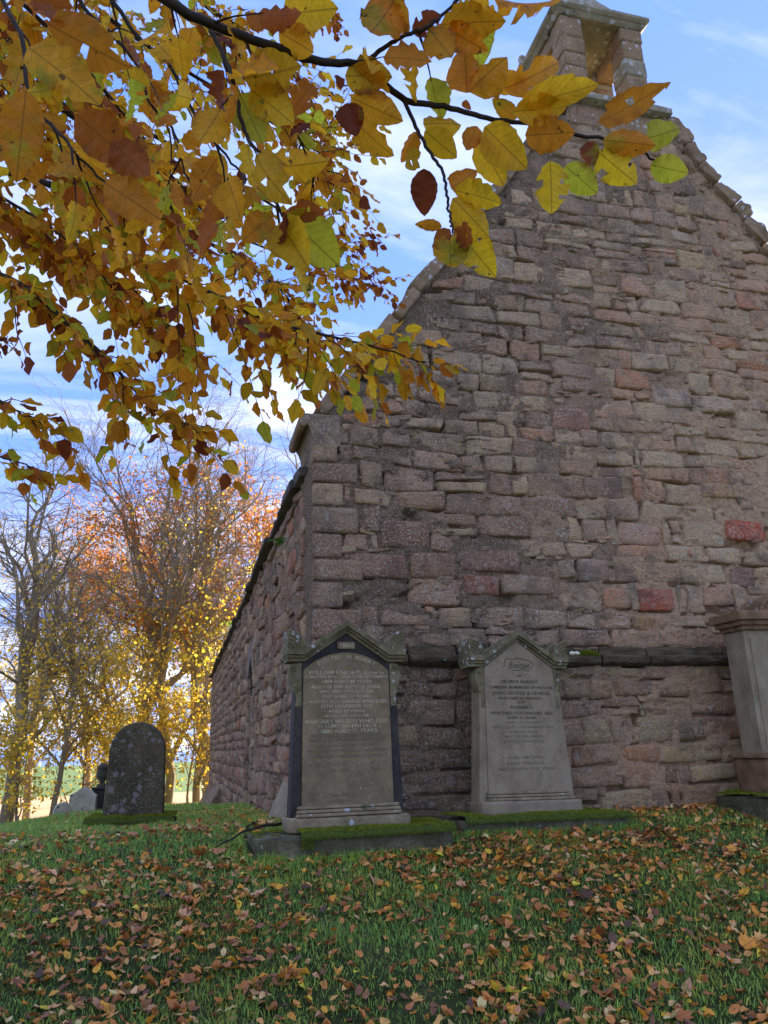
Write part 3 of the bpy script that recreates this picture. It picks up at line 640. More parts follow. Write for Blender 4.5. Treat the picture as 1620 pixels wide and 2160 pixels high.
_r, _c = np.array([0, 2, 4, 6, 8]), np.array([0, 2, 4, 5, 7, 9]); SUB = (_r[:, None]*NU+_c[None, :]).reshape(-1)
_k = (np.arange(4)[:, None]*6+np.arange(5)[None, :]).reshape(-1); SF2 = np.stack([_k, _k+6, _k+7, _k+1], 1)
sw.sort(key=lambda c: c[:, 0].mean())
for c4 in sw:
    y, z = c4[:, 0].mean(), c4[:, 1].mean()
    colr = np.array(PAL[rw.choice(len(PAL), p=PW)][0])*rw.uniform(1.1, 1.7)*np.array([1.36, 1.0, 0.58])
    sv = stone_verts(c4, rw.uniform(0.03, 0.075), rw.uniform(1.3, 2.2), rw.uniform(0.05, 0.5), rw)
    v = np.stack([-sv[:, 2], sv[:, 0], sv[:, 1]], 1)
    if n_single < 60 and area(c4) > 0.05 and y < 6 and z > 0:
        c = v.mean(0); link('stone', mesh('stone', v-c, SF[:, ::-1].copy(), M['rubble'], True, colr), side, c); n_single += 1
    elif y > 7: v = v[SUB]; lv.append(v); lf.append(SF2+kk); lc.append(np.tile(colr, (len(v), 1))); kk += len(v)
    else: lv.append(v); lf.append(SF[:, ::-1]+kk); lc.append(np.tile(colr, (len(v), 1))); kk += len(v)
link('rubble_fill', mesh('rubble_fill', np.vstack(lv), np.vstack(lf), M['rubble'], True, np.vstack(lc)), side, kind='stuff')
# slit window, lower part blocked with squared stones
win = link('slit_window', None, church)
for s_ in (0, 1):
    z = WIN[2]-0.1; n_ = 0
    while z < WIN[3]:
        hb = rw.uniform(0.22, 0.34); y0 = WIN[0]-0.14-0.06*(n_ % 2) if s_ == 0 else WIN[1]
        blockobj('jamb_stone', (-0.055, y0, z+.004), (0.3, y0+0.14+0.06*(n_ % 2), min(z+hb, WIN[3]+.02)-.004), M['dressed'], win, n_+s_*20, stone_col(1, 1, rw)*1.05); z += hb; n_ += 1
z = WIN[2]-0.1; n_ = 0
while z < 1.42:
    hb = rw.uniform(0.2, 0.32); hb = 1.45-z if 1.45-z < 0.3 else hb
    blockobj('infill_stone', (-0.012, WIN[0]+.003, z+.004), (0.26, WIN[1]-.003, z+hb-.004), M['dressed'], win, n_+70, stone_col(1.5, 1, rw)*0.95); z += hb; n_ += 1
mb = MB(); ym = (WIN[0]+WIN[1])/2
mb.prismx([(WIN[0]-0.16, 1.75), (WIN[0], 1.75), (ym-0.06, 2.02), (ym, 2.08), (ym+0.06, 2.02), (WIN[1], 1.75), (WIN[1]+0.16, 1.75), (WIN[1]+0.16, 2.3), (WIN[0]-0.16, 2.3)], -0.058, 0.3)
link('pointed_head', mb.mesh('pointed_head', M['dressed'], False, (0.22, 0.17, 0.145)), win, bevel=0.01)
mb = MB(); mb.box((0.005, WIN[0]-.01, 1.3), (0.03, WIN[1]+.01, 2.15)); link('painted_shade_panel', mb.mesh('painted_shade_panel', M['interior_shade']), win)  # panel added near the wall face, standing in for the unlit interior
# wall-head slabs that overhang the side wall
y = 0.28; n_ = 0
while y < SWL:
    ln = rw.uniform(0.45, 0.95)*(0.8 if y < 2 else 1); th = rw.uniform(0.05, 0.09)+(0.05 if n_ < 2 else 0)
    blockobj('wall_head_slab', (-0.11-rw.uniform(0, .07), y+.004, SWZ+0.0), (0.9, min(y+ln, SWL)-.004, SWZ+th), M['slate'], church, n_*3+11, None, 0.022, 6, (rw.normal(0, .015), rw.normal(-0.02, .02), rw.normal(0, 0.01)))
    y += ln; n_ += 1
# battered plinth at the far end and by the window
n_ = 0
for (y0, y1, zt) in ((14.0, SWL-0.2, -0.05),):
    y = y0
    while y < y1:
        ln = rw.uniform(0.35, 0.6); ye = min(y+ln, y1); g = float(ground(-0.3, (y+ye)/2)); top = zt-0.035*max(y-8, 0)+rw.normal(0, .02)
        mb = MB(); mb.prism([(-0.03, top), (-0.05, top), (-0.36, g+0.04), (-0.38, g-0.3), (0.0, g-0.3)][::-1], y+.006, ye-.006)
        link('plinth_stone', mb.mesh('plinth_stone', M['rubble'], False, stone_col(0.5, 1, rw)*0.8), church, bevel=0.03); y = ye; n_ += 1
#@@GRAVES
# ------------------------------------------------------------------ gravestones
def text_mesh(lines, name, mat, y):
    """lines: (string, x centre, z baseline, height, width or None, bold offset[, slant]) -> one mesh standing in the plane y, facing -y"""
    V, F, k = [], [], 0
    for ln in lines:
        s, xc, zb, hgt, wid, off = ln[:6]; rot = ln[6] if len(ln) > 6 else 0.0; sh = ln[7] if len(ln) > 7 else 0.0
        cu = bpy.data.curves.new('t', 'FONT'); cu.body = s; cu.size = hgt/0.70; cu.align_x = 'CENTER'; cu.extrude = 0.0012; cu.offset = off*hgt; cu.resolution_u = 2; cu.shear = sh
        ob = bpy.data.objects.new('t', cu); COL.objects.link(ob); dg = bpy.context.evaluated_depsgraph_get()
        me = bpy.data.meshes.new_from_object(ob.evaluated_get(dg))
        co = np.empty(len(me.vertices)*3); me.vertices.foreach_get('co', co); co = co.reshape(-1, 3)
        if len(co):
            if wid: co[:, 0] *= wid/max(1e-6, co[:, 0].max()-co[:, 0].min())
            c, si = math.cos(rot), math.sin(rot)
            X = co[:, 0]*c-co[:, 1]*si+xc; Z = co[:, 0]*si+co[:, 1]*c+zb
            V.append(np.stack([X, y-co[:, 2], Z], 1)); F += [tuple(i+k for i in p.vertices) for p in me.polygons]; k += len(co)
        bpy.data.objects.remove(ob); bpy.data.curves.remove(cu); bpy.data.meshes.remove(me)
    return mesh(name, np.vstack(V), F, mat, False)
def moss_mat(top_v, top_n, count, r, hgt=0.014):
    """short blades over sampled points"""
    n = len(top_v)
    d = top_n+r.normal(0, 0.45, (n, 3)); d /= np.linalg.norm(d, axis=1, keepdims=True)
    a = np.cross(d, r.normal(0, 1, (n, 3))); a /= np.linalg.norm(a, axis=1, keepdims=True)
    hh = hgt*r.uniform(0.5, 1.4, (n, 1)); w = 0.0022
    V = np.stack([top_v-a*w, top_v+a*w, top_v+d*hh], 1).reshape(-1, 3)
    F = np.arange(3*n).reshape(-1, 3)
    c = np.array([0.22, 0.27, 0.018])*r.uniform(0.35, 1.35, (n, 1))*np.where(r.random((n, 1)) < 0.3, np.array([[1.35, 1.15, 0.8]]), 1.0)
    return V, F, np.repeat(c, 3, 0)
def slab_with_moss(root, x0, x1, y0, y1, z0, z1, seed, mossfun, name='ground_slab'):
    r = np.random.default_rng(seed)
    v, f = block((x0, y0, z0), (x1, y1, z1), seed, 0.02, 12)
    sl_ = link(name, mesh(name, v, f, M['slab'], True), root)
    nx, ny = max(12, int((x1-x0)/0.022)), max(8, int((y1-y0)/0.022))
    # cushion of moss over top and front edge
    X, T = np.meshgrid(np.linspace(x0-.012, x1+.012, nx), np.linspace(0, 1, ny+8))
    s = T*(y1-y0+0.09); Yy = y0-0.018+np.clip(s-0.09, 0, 9); Z = z1+0.012-np.clip(0.09-s, 0, 1)
    Mk = mossfun((X-x0)/(x1-x0), T, X, Yy)-np.where(s < 0.055, 0.75, 0.0)+1.5*fbm(X*5, Yy*6+Z*7, seed, 5)
    th = np.clip(Mk*0.045, -0.03, 0.026)+0.012*fbm(X*22, (Yy+Z)*22, seed+3, 3)
    front = s < 0.09
    Yy = Yy-np.where(front, th, 0); Z = Z+np.where(front, 0, th)-np.clip(0.02-s+0.09, 0, 0.02)*0
    P = np.stack([X, Yy, Z], -1).reshape(-1, 3); w_ = X.shape[1]
    i = (np.arange(X.shape[0]-1)[:, None]*w_+np.arange(w_-1)[None, :]).reshape(-1)
    F = np.stack([i, i+1, i+w_+1, i+w_], 1)
    keep = (Mk.reshape(-1)[F] > 0.02).all(1); F = F[keep]
    if len(F):
        ar = r.choice(len(F), int(min(26000, (x1-x0)*(y1-y0)*42000*keep.mean()+200)))
        q = P[F[ar]]; a, b = r.random((len(ar), 1)), r.random((len(ar), 1))
        pt = q[:, 0]*(1-a)*(1-b)+q[:, 1]*a*(1-b)+q[:, 2]*a*b+q[:, 3]*(1-a)*b
        nn = np.cross(q[:, 1]-q[:, 0], q[:, 3]-q[:, 0]); nn /= np.linalg.norm(nn, axis=1, keepdims=True)+1e-12
        bv, bf, bc = moss_mat(pt, nn, 0, r)
        base = mesh('moss', np.vstack([P, bv]), [tuple(t) for t in F]+[tuple(t) for t in (bf+len(P))], M['moss'], True, np.vstack([np.tile([0.075, 0.11, 0.012], (len(P), 1)), bc]))
        link('moss', base, sl_, kind='stuff')
    return sl_
def arc(cx, cz, r, a0, a1, n): return [(cx+r*math.cos(a0+(a1-a0)*i/n), cz+r*math.sin(a0+(a1-a0)*i/n)) for i in range(n+1)]
def band(path, dz0, dz1):                        # path of (x,z) -> closed polygon between two vertical offsets
    return [(x, z+dz0) for x, z in path]+[(x, z+dz1) for x, z in path[::-1]]
def pediment_stone(root, W0, W1, zb, zs, zap, ear, dpt, mats, panel, seed):
    """tapering tablet under a gabled cornice with fan-carved ears.
    W0/W1 half widths at the foot/shoulder, zb foot, zs shoulder, zap apex of the body, dpt depth"""
    body, trim = mats
    mb = MB(); rk = ear-0.14
    mb.prism([(-W0, zb), (W0, zb), (W1, zs+0.06), (rk+0.02, zs+0.06), (0, zap-0.02), (-rk-0.02, zs+0.06), (-W1, zs+0.06)], -dpt/2, dpt/2)
    link('tablet', mb.mesh('tablet', body), root, bevel=0.006)
    path = [(-ear, zs), (-rk, zs), (0, zap-0.02), (rk, zs), (ear, zs)]
    co = MB()
    for (d0, d1, pr) in ((-0.012, 0.018, 0.022), (0.016, 0.040, 0.045), (0.038, 0.085, 0.068)):
        pt = [(x*(1-(0.068-pr)*0.35), z) for x, z in path]
        co.prism(band(pt, d0, d1), -dpt/2-pr, dpt/2+pr*0.6)
    link('cornice', co.mesh('cornice', trim), root, bevel=0.004)
    for s in (-1, 1):
        e = MB(); R = 0.155
        poly = [(0, 0), (0, R)]+arc(0, 0, R, math.pi/2, 0, 8)[1:]
        poly = [(s*(-ear+0.004+px), zs+0.085+pz) for px, pz in poly]
        if s < 0: poly = poly
        mid = [(s*(-ear)+0, 0)]
        e.prism([((x if s > 0 else x), z) for x, z in poly], -dpt/2-0.05, dpt/2+0.02)
        ob = link('fan_ear', e.mesh('fan_ear', trim), root, bevel=0.004)
        g = MB()
        for rr in (0.05, 0.08, 0.11, 0.138):
            pts = arc(0, 0, rr, math.pi/2-0.12, 0.12, 8)
            g.tube([(s*(-ear+0.004+px), -dpt/2-0.052, zs+0.085+pz) for px, pz in pts], 0.006, 5)
        link('carved_ribs', g.mesh('carved_ribs', trim, True), ob)
        # scrolled bracket under the ear
        b = MB(); x0 = W1-0.012
        pr = [(x0-0.03, zs-0.36), (x0+0.022, zs-0.36), (x0+0.016, zs-0.30), (x0+0.022, zs-0.25), (x0+0.045, zs-0.19), (x0+0.062, zs-0.12), (x0+0.064, zs-0.06), (x0+0.045, zs-0.025), (x0-0.03, zs-0.02)]
        b.prism([(s*px, pz) for px, pz in pr], -dpt/2-0.004, dpt/2-0.05)
        br = link('scroll_bracket', b.mesh('scroll_bracket', trim), root, bevel=0.005)
        g = MB(); th = np.linspace(0, 4.2*math.pi, 26)
        g.tube([(s*(x0+0.028+(0.030-0.0018*i_)*math.cos(t)), -dpt/2-0.006, zs-0.075+(0.030-0.0018*i_*0.6)*math.sin(t)*(1-0.02*i_)) for i_, t in enumerate(th*0.5)], 0.0045, 5)
        link('carved_scroll', g.mesh('carved_scroll', trim, True), br)
def mouldings(root, w, z0, z1, dpt, mat, steps=3):
    mb = MB()
    for k in range(steps):
        a = z0+(z1-z0)*k/steps; b = z0+(z1-z0)*(k+1)/steps-0.004
        g = 0.055*(1-k/steps)+0.014
        mb.prism([(-w-g*0.35, a), (w+g*0.35, a), (w+g*0.25, b), (-w-g*0.25, b)], -dpt/2-g-0.012, -dpt/2+0.01)
    link('base_moulding', mb.mesh('base_moulding', mat), root, bevel=0.006)

# --- the stone with the dark painted border
G1 = thing('gravestone', 'gravestone with dark blue border and white lettering, nearest the wall corner', 'gravestone', (0.12, -0.78, -0.05), rot=(rad(-0.6), 0, rad(1.5)))
slab_with_moss(G1, -0.72, 0.74, -0.36, 0.30, -0.17, 0.0, 3, lambda u, t, X, Y: np.where(u < 0.2, -0.2, 0.65), 'ground_slab')
D1 = 0.17
def zpx1(y): return float(np.interp(y, [1318, 1350, 1375, 1398, 1419, 1500, 1541, 1611, 1677, 1703, 1755], [1.56, 1.44, 1.34, 1.255, 1.178, 0.88, 0.73, 0.487, 0.262, 0.17, 0.0]))
def zpx2(y): return float(np.interp(y, [1333, 1390, 1440, 1502, 1565, 1624, 1672, 1722], [1.565, 1.327, 1.118, 0.862, 0.612, 0.384, 0.203, 0.01]))
def write(root, zf, y, lines, mat, name='inscription_line'):
    for (s, xc, yp, hgt, wid, *o) in lines:
        link(name, text_mesh([(s, xc, zf(yp)-hgt/2, hgt, wid, o[0] if o else 0.012, 0, o[1] if len(o) > 1 else 0)], name, mat, y), root)
v, f = block((-0.475, -0.165, 0.004), (0.475, 0.14, 0.115), 8, 0.008, 8); link('plinth', mesh('plinth', v, f, M['g_base'], True), G1)
pediment_stone(G1, 0.445, 0.402, 0.11, 1.275, 1.525, 0.485, D1, (M['g_dark'], M['g_trim']), None, 1)
mouldings(G1, 0.385, 0.115, 0.195, D1, M['g_base'])
R_ = (0.348**2+0.14**2)/0.28; a_ = math.asin(0.348/R_); ac = [(R_*math.sin(a_-2*a_*i_/16), 1.20+R_*(math.cos(a_-2*a_*i_/16)-math.cos(a_))) for i_ in range(17)]
pn = MB(); pn.prism([(-0.360, 0.19), (0.360, 0.19)]+ac, -D1/2-0.014, -D1/2+0.02)
link('inscribed_panel', pn.mesh('inscribed_panel', M['g_panel']), G1, bevel=0.004)
rim = MB(); rim.tube([(x, -D1/2-0.012, z+0.006) for x, z in ac], 0.008, 6); link('panel_rim', rim.mesh('panel_rim', M['g_dark'], True), G1)
pl = MB(); pl.box((-0.072, -D1/2-0.016, 1.365), (0.072, -D1/2+0.01, 1.422)); link('date_plaque', pl.mesh('date_plaque', M['g_panel']), G1, bevel=0.003)
yt = -D1/2-0.0152
write(G1, zpx1, yt, [('William Knight, Baker in'.upper().replace('BAKER IN', 'Baker in'), 0, 1419, 0.030, 0.62), ('LUMSDEN WHO DIED 24TH SEPTEMBER', 0, 1428, 0.022, 0.67), ('1858 AGED 48 YEARS', 0.0, 1438, 0.025, 0.40),
      ('Also HIS DAUGHTER JESSIE,', 0, 1449, 0.027, 0.58), ('WHO DIED 19TH OCTOBER', 0, 1459, 0.024, 0.45), ('1867 AGED 17 YEARS.', 0, 1469, 0.024, 0.40),
      ('AND HIS SON CHARLES WHO DIED', 0.01, 1480, 0.026, 0.63), ('15TH NOVEMBER 1871', 0, 1490, 0.026, 0.41), ('AGED 21 YEARS.', 0, 1500, 0.022, 0.30), ('ALSO HIS SPOUSE', 0, 1510, 0.021, 0.36),
      ('MARGARY WILSON WHO DIED', 0, 1521, 0.030, 0.67), ('IN LUMSDEN 6TH DECR', 0, 1531, 0.027, 0.47), ('1880 AGED 71 YEARS', 0.01, 1541, 0.028, 0.45)], M['lead'])
write(G1, zpx1, yt, [('AND HIS DAUGHTER MARY ANN', 0, 1551, 0.022, 0.60, 0), ('WHO DIED AT BARBADOES 1 JUNE', 0, 1560, 0.022, 0.62, 0), ('1893 AGED 50 YEARS', 0, 1572, 0.023, 0.44, 0), ('AND ANN WHO DIED AT ABERDEEN', 0, 1583, 0.024, 0.64, 0), ('JANUARY 1908 AGED 61 YEARS', 0, 1595, 0.022, 0.56, 0)], M['cutfaint'], 'worn_line')
write(G1, zpx1, yt, [('MARJORY WHO DIED AT ABERDEEN', 0.01, 1611, 0.027, 0.62), ('13 OCTOBER 1930 AGED 76 YEARS', 0, 1624, 0.025, 0.58), ('BLESSED ARE THE DEAD', 0, 1677, 0.026, 0.44), ('WHICH DIE IN THE LORD.', 0, 1689, 0.024, 0.44)], M['leadfaint'])
st_ = 'ERECTED IN MEMORY'; arcl = []
for i_, ch in enumerate(st_):
    t = (i_-(len(st_)-1)/2)/(len(st_)-1)*2*0.46
    arcl.append((ch, 0.49*math.sin(t), 1.288+0.49*(math.cos(t)-1), 0.030, None, 0.02, -t))
link('arched_heading', text_mesh(arcl, 'arched_heading', M['lead'], yt), G1)
link('flourished_word', text_mesh([('OF', 0, 1.228, 0.024, 0.05, 0.01, 0, 0.3), ('((((', -0.052, 1.225, 0.034, 0.05, 0.0), ('))))', 0.052, 1.225, 0.034, 0.05, 0.0)], 'flourished_word', M['leadfaint'], yt), G1)
link('date', text_mesh([('1860', 0, 1.377, 0.034, 0.112, 0.0)], 'date', M['lead'], -D1/2-0.0175), G1)

# --- the plain grey stone
G2 = thing('gravestone', 'plain grey sandstone gravestone with pointed top and dark cut letters', 'gravestone', (1.76, -0.42, -0.05), rot=(rad(-1.5), rad(0.9), rad(2.5)))
slab_with_moss(G2, -0.70, 0.78, -0.38, 0.22, -0.15, 0.0, 5, lambda u, t, X, Y: 0.5+0*u, 'ground_slab')
D2 = 0.18
v, f = block((-0.455, -0.185, 0.004), (0.475, 0.13, 0.135), 9, 0.008, 8); link('plinth', mesh('plinth', v, f, M['g_grey'], True), G2)
pediment_stone(G2, 0.455, 0.375, 0.02, 1.262, 1.515, 0.49, D2, (M['g_grey'], M['g_trim']), None, 2)
mouldings(G2, 0.375, 0.135, 0.21, D2, M['g_base'])
pn = MB(); pn.prism([(-0.365, 0.20), (0.365, 0.20), (0.335, 1.25), (0, 1.49), (-0.335, 1.25)], -D2/2-0.012, -D2/2+0.02); link('inscribed_panel', pn.mesh('inscribed_panel', M['g_grey']), G2, bevel=0.004)
yt = -D2/2-0.0132
write(G2, zpx2, yt, [('Erected', 0.0, 1403, 0.055, 0.22, 0.0, 0.45), ('BY', 0, 1426, 0.023, 0.045, 0.0), ('GEORGE KNIGHT,', 0, 1438, 0.028, 0.38), ('LUMSDEN, IN MEMORY OF HIS SONS', 0.01, 1450, 0.025, 0.62),
      ('JOHN, GEORGE & GEORGE,', 0.01, 1462, 0.028, 0.57), ('WHO DIED IN INFANCY.', 0, 1473, 0.024, 0.45), ('ALSO', 0, 1481, 0.020, 0.085), ('ROBERT,', 0, 1492, 0.028, 0.22), ('WHO DIED 12TH JANUARY 1856,', 0, 1504, 0.025, 0.61), ('AGED 12 YEARS.', 0, 1514, 0.022, 0.29)], M['cut'])
write(G2, zpx2, yt, [('AND OF VIOLET', 0, 1524, 0.022, 0.34, 0), ('WHO DIED 13TH MARCH 1859', 0, 1534, 0.023, 0.60, 0), ('AGED 4 YEARS', 0, 1544, 0.022, 0.28, 0), ('ALSO OF THE ABOVE', 0, 1554, 0.022, 0.38, 0), ('JAMES KNIGHT', 0, 1564, 0.026, 0.40, 0), ('ALSO HIS WIFE', 0, 1599, 0.024, 0.34, 0.0), ('ANN WALKER', 0, 1611, 0.028, 0.37, 0.008), ('DIED IN HER 91ST YEAR', 0, 1623, 0.025, 0.54, 0.004)], M['cutfaint'], 'worn_line')
fl = MB(); pts = [(-0.145, 1.255), (-0.135, 1.305), (-0.10, 1.335), (-0.06, 1.32), (-0.02, 1.335), (0.03, 1.33), (0.08, 1.32), (0.12, 1.31), (0.145, 1.28), (0.125, 1.25), (0.09, 1.225), (0.04, 1.24), (0.0, 1.225), (-0.06, 1.23)]
q = smoothline([(x, z) for x, z in pts], 60); fl.tube([(x, yt, z) for x, z in q], 0.0028, 4); link('flourish', fl.mesh('flourish', M['cut'], True), G2)

# --- the stone cut off by the right-hand edge
G3 = thing('gravestone', 'tall gravestone with mossy red sandstone cornice at the right-hand edge', 'gravestone', (4.56, -0.58, -0.06), rot=(0, rad(-1.2), rad(1.0)))
slab_with_moss(G3, -0.78, 0.78, -0.42, 0.3, -0.2, 0.11, 6, lambda u, t, X, Y: 0.32+0*u, 'ground_slab')
v, f = block((-0.60, -0.24, 0.115), (0.60, 0.20, 0.44), 4, 0.012, 9); link('plinth', mesh('plinth', v, f, M['g_red'], True), G3)
v, f = block((-0.63, -0.26, 0.435), (0.63, 0.22, 0.475), 14, 0.010, 9); link('plinth_ledge', mesh('plinth_ledge', v, f, M['g_red'], True), G3)
mb = MB(); mb.prism([(-0.53, 0.47), (0.53, 0.47), (0.505, 1.60), (-0.505, 1.60)], -0.13, 0.14); link('tablet', mb.mesh('tablet', M['g_grey']), G3, bevel=0.008)
mb = MB(); mb.prism([(-0.47, 0.52), (0.47, 0.52), (0.45, 1.53), (-0.45, 1.53)], -0.142, -0.1); link('inscribed_panel', mb.mesh('inscribed_panel', M['g_grey']), G3, bevel=0.004)
mb = MB()
for (g, a, b) in ((0.025, 1.60, 1.645), (0.06, 1.643, 1.69), (0.095, 1.688, 1.775)): mb.box((-0.51-g, -0.14-g, a), (0.51+g, 0.15+g*0.6, b))
link('cornice', mb.mesh('cornice', M['g_red']), G3, bevel=0.010)
mb = MB(); mb.prism([(-0.33, 1.772), (0.33, 1.772)]+[(x_, 1.772+(z_-1.76)*0.55) for x_, z_ in arc(0, 1.76, 0.33, 0.05, math.pi-0.05, 18)], -0.12, 0.10); link('rounded_crest', mb.mesh('rounded_crest', M['g_red']), G3, bevel=0.012)
mb = MB(); mb.tube([(x, -0.128, 1.772+(z-1.76)*0.55) for x, z in arc(0, 1.76, 0.26, 0.1, math.pi-0.1, 18)], 0.016, 6)
link('carved_shell', mb.mesh('carved_shell', M['g_red'], True), G3)

# --- round-headed stone on the left, seen from behind
gz = float(ground(-1.55, 1.5))
G4 = thing('gravestone', 'dark round-topped gravestone speckled with lichen on a mossy base', 'gravestone', (-1.55, 1.5, -0.085), rot=(rad(1.5), rad(0.5), rad(-6)))
slab_with_moss(G4, -0.40, 0.40, -0.26, 0.2, -0.16, 0.03, 7, lambda u, t, X, Y: 0.5+0*u, 'base')
mb = MB(); mb.prism([(-0.290, 0.02), (0.290, 0.02), (0.268, 0.66)]+[(0.268*math.cos(a), 0.66+0.285*math.sin(a)) for a in np.linspace(0.05, math.pi-0.05, 22)]+[(-0.268, 0.66)], -0.06, 0.06)
link('slab', mb.mesh('slab', M['g_round']), G4, bevel=0.012)
# --- small far stones
def far_stone(px, py, Y, w, hgt, shape, label, mat, rot):
    p = PY(px, py, Y); t = thing('gravestone', label, 'gravestone', (p[0], p[1], p[2]-0.02), rot=rot); mb = MB()
    if shape == 'gable': poly = [(-w/2, -0.1), (w/2, -0.1), (w/2, hgt*0.72), (w*0.42, hgt*0.76), (0.02, hgt), (-w*0.42, hgt*0.76), (-w/2, hgt*0.72)]
    else: poly = [(-w/2, -0.1), (w/2, -0.1), (w/2, hgt*0.45)]+[(w/2*math.cos(a), hgt*0.45+hgt*0.55*math.sin(a)) for a in np.linspace(0.1, math.pi-0.1, 10)]
    mb.prism(poly, -0.06, 0.06); link('slab', mb.mesh('slab', mat), t, bevel=0.012)
    mb = MB(); mb.box((-w*0.62, -0.16, -0.16), (w*0.62, 0.16, 0.03)); link('base', mb.mesh('base', M['slab']), t, bevel=0.02); return t
far_stone(172, 1722, 8.5, 0.46, 0.52, 'gable', 'small pale grey gravestone with gabled top in the distance', M['g_pale'], (0, rad(1.5), rad(-8)))
far_stone(133, 1728, 8.1, 0.30, 0.30, 'round', 'low mottled gravestone leaning beside the pale gabled one', M['g_pale'], (rad(4), rad(-9), rad(14)))
p = PY(211, 1712, 9.2); G7 = thing('monument', 'black granite pedestal carrying a dark urn behind the round-topped stone', 'monument', (p[0], p[1], p[2]-0.03))
mb = MB(); mb.box((-0.18, -0.18, -0.2), (0.18, 0.18, 0.10)); mb.box((-0.15, -0.15, 0.101), (0.15, 0.15, 0.42)); link('pedestal', mb.mesh('pedestal', M['granite']), G7, bevel=0.01)
mb = MB(); mb.box((-0.175, -0.175, 0.42), (0.175, 0.175, 0.465)); link('pedestal_cap', mb.mesh('pedestal_cap', M['granite']), G7, bevel=0.01)
mb = MB(); mb.tube([(0, 0, z_) for z_ in (0.465, 0.50, 0.53, 0.57, 0.64, 0.73, 0.78, 0.80, 0.84, 0.88, 0.90)], [0.10, 0.10, 0.05, 0.05, 0.11, 0.125, 0.10, 0.12, 0.10, 0.05, 0.005], 12); link('urn', mb.mesh('urn', M['urnstone'], True), G7)

# leaning slab against the side wall, white pebbles and a moss clump on the string course, fallen branch
t = thing('leaning_slab', 'thin green-grey stone slab leaning against the foot of the side wall', 'stone slab', (-0.22, 0.95, float(ground(-0.22, 0.95))-0.03), rot=(0, rad(24), rad(8)))
v, f = block((-0.03, -0.28, 0), (0.03, 0.28, 0.42), 5, 0.012, 6); link('slab', mesh('slab', v, f, M['g_grey'], True), t)
for k, (px, lab) in enumerate(((1207, 'white pebble on the string course, the left one of a pair'), (1217, 'white pebble on the string course, the one nearer the moss'))):
    p = PY(px, 1394, -0.09); bm = bmesh.new(); bmesh.ops.create_icosphere(bm, subdivisions=2, radius=0.026)
    for v_ in bm.verts: v_.co = Vector((v_.co.x*1.15, v_.co.y, v_.co.z*0.85))*(1+0.12*float(fbm(v_.co.x*40+k, v_.co.z*40, 4)))
    me = bpy.data.meshes.new('pebble'); bm.to_mesh(me); bm.free(); me.materials.append(M['white']); [setattr(q_, 'use_smooth', True) for q_ in me.polygons]
    o = link('pebble', me, None, (p[0], -0.10, SC_Z0+0.108)); tag(o, lab, 'pebble', 'white pebbles on the string course')
rm = np.random.default_rng(9)
def clump(label, c, rx, ry, rz, n, name='moss_clump', colr=(0.06, 0.11, 0.012)):
    u = rm.random(n)*2*np.pi; q = np.sqrt(rm.random(n)); pt = np.stack([rx*q*np.cos(u), ry*q*np.sin(u), rz*(1-q**2)], 1)
    nn = np.stack([pt[:, 0]/rx, pt[:, 1]/ry, 0.7+0*q], 1); nn /= np.linalg.norm(nn, axis=1, keepdims=True)
    v, f, cc = moss_mat(pt, nn, 0, rm, 0.022); o = link(name, mesh(name, v, f, M['moss'], True, cc*np.array(colr)/np.array([0.06, 0.105, 0.012])), None, c); tag(o, label, 'moss')
p = PY(1243, 1392, -0.08); clump('bright green moss clump growing on the string course', (p[0], -0.075, SC_Z0+0.085), 0.12, 0.04, 0.045, 2600)
t = thing('fallen_branch', 'dark dead branch lying on the grass left of the bordered gravestone', 'branch', (PY(455, 1790, -1.0)[0], -1.0, float(ground(PY(455, 1790, -1.0)[0], -1.0))))
b0 = np.array(t.location); pts = [PY(455, 1788, -1.05), PY(490, 1768, -0.95), PY(520, 1752, -0.85), PY(560, 1742, -0.75), PY(600, 1736, -0.62)]
for p_ in pts: p_[2] = max(p_[2], float(ground(p_[0], p_[1]))+0.03)
q = smoothline(pts, 22)-b0; q[:, 2] += 0.004*np.sin(np.arange(22)*0.9)
TBs = TB(); TBs.add(q, np.linspace(0.005, 0.013, 22), 7); link('stem', TBs.mesh('stem', M['stick']), t)
TBs = TB(); TBs.add(np.array([q[10], q[10]+(0.05, 0.02, 0.05), q[10]+(0.12, 0.03, 0.06)]), [0.007, 0.006, 0.003], 5); link('side_twig', TBs.mesh('side_twig', M['stick']), t)
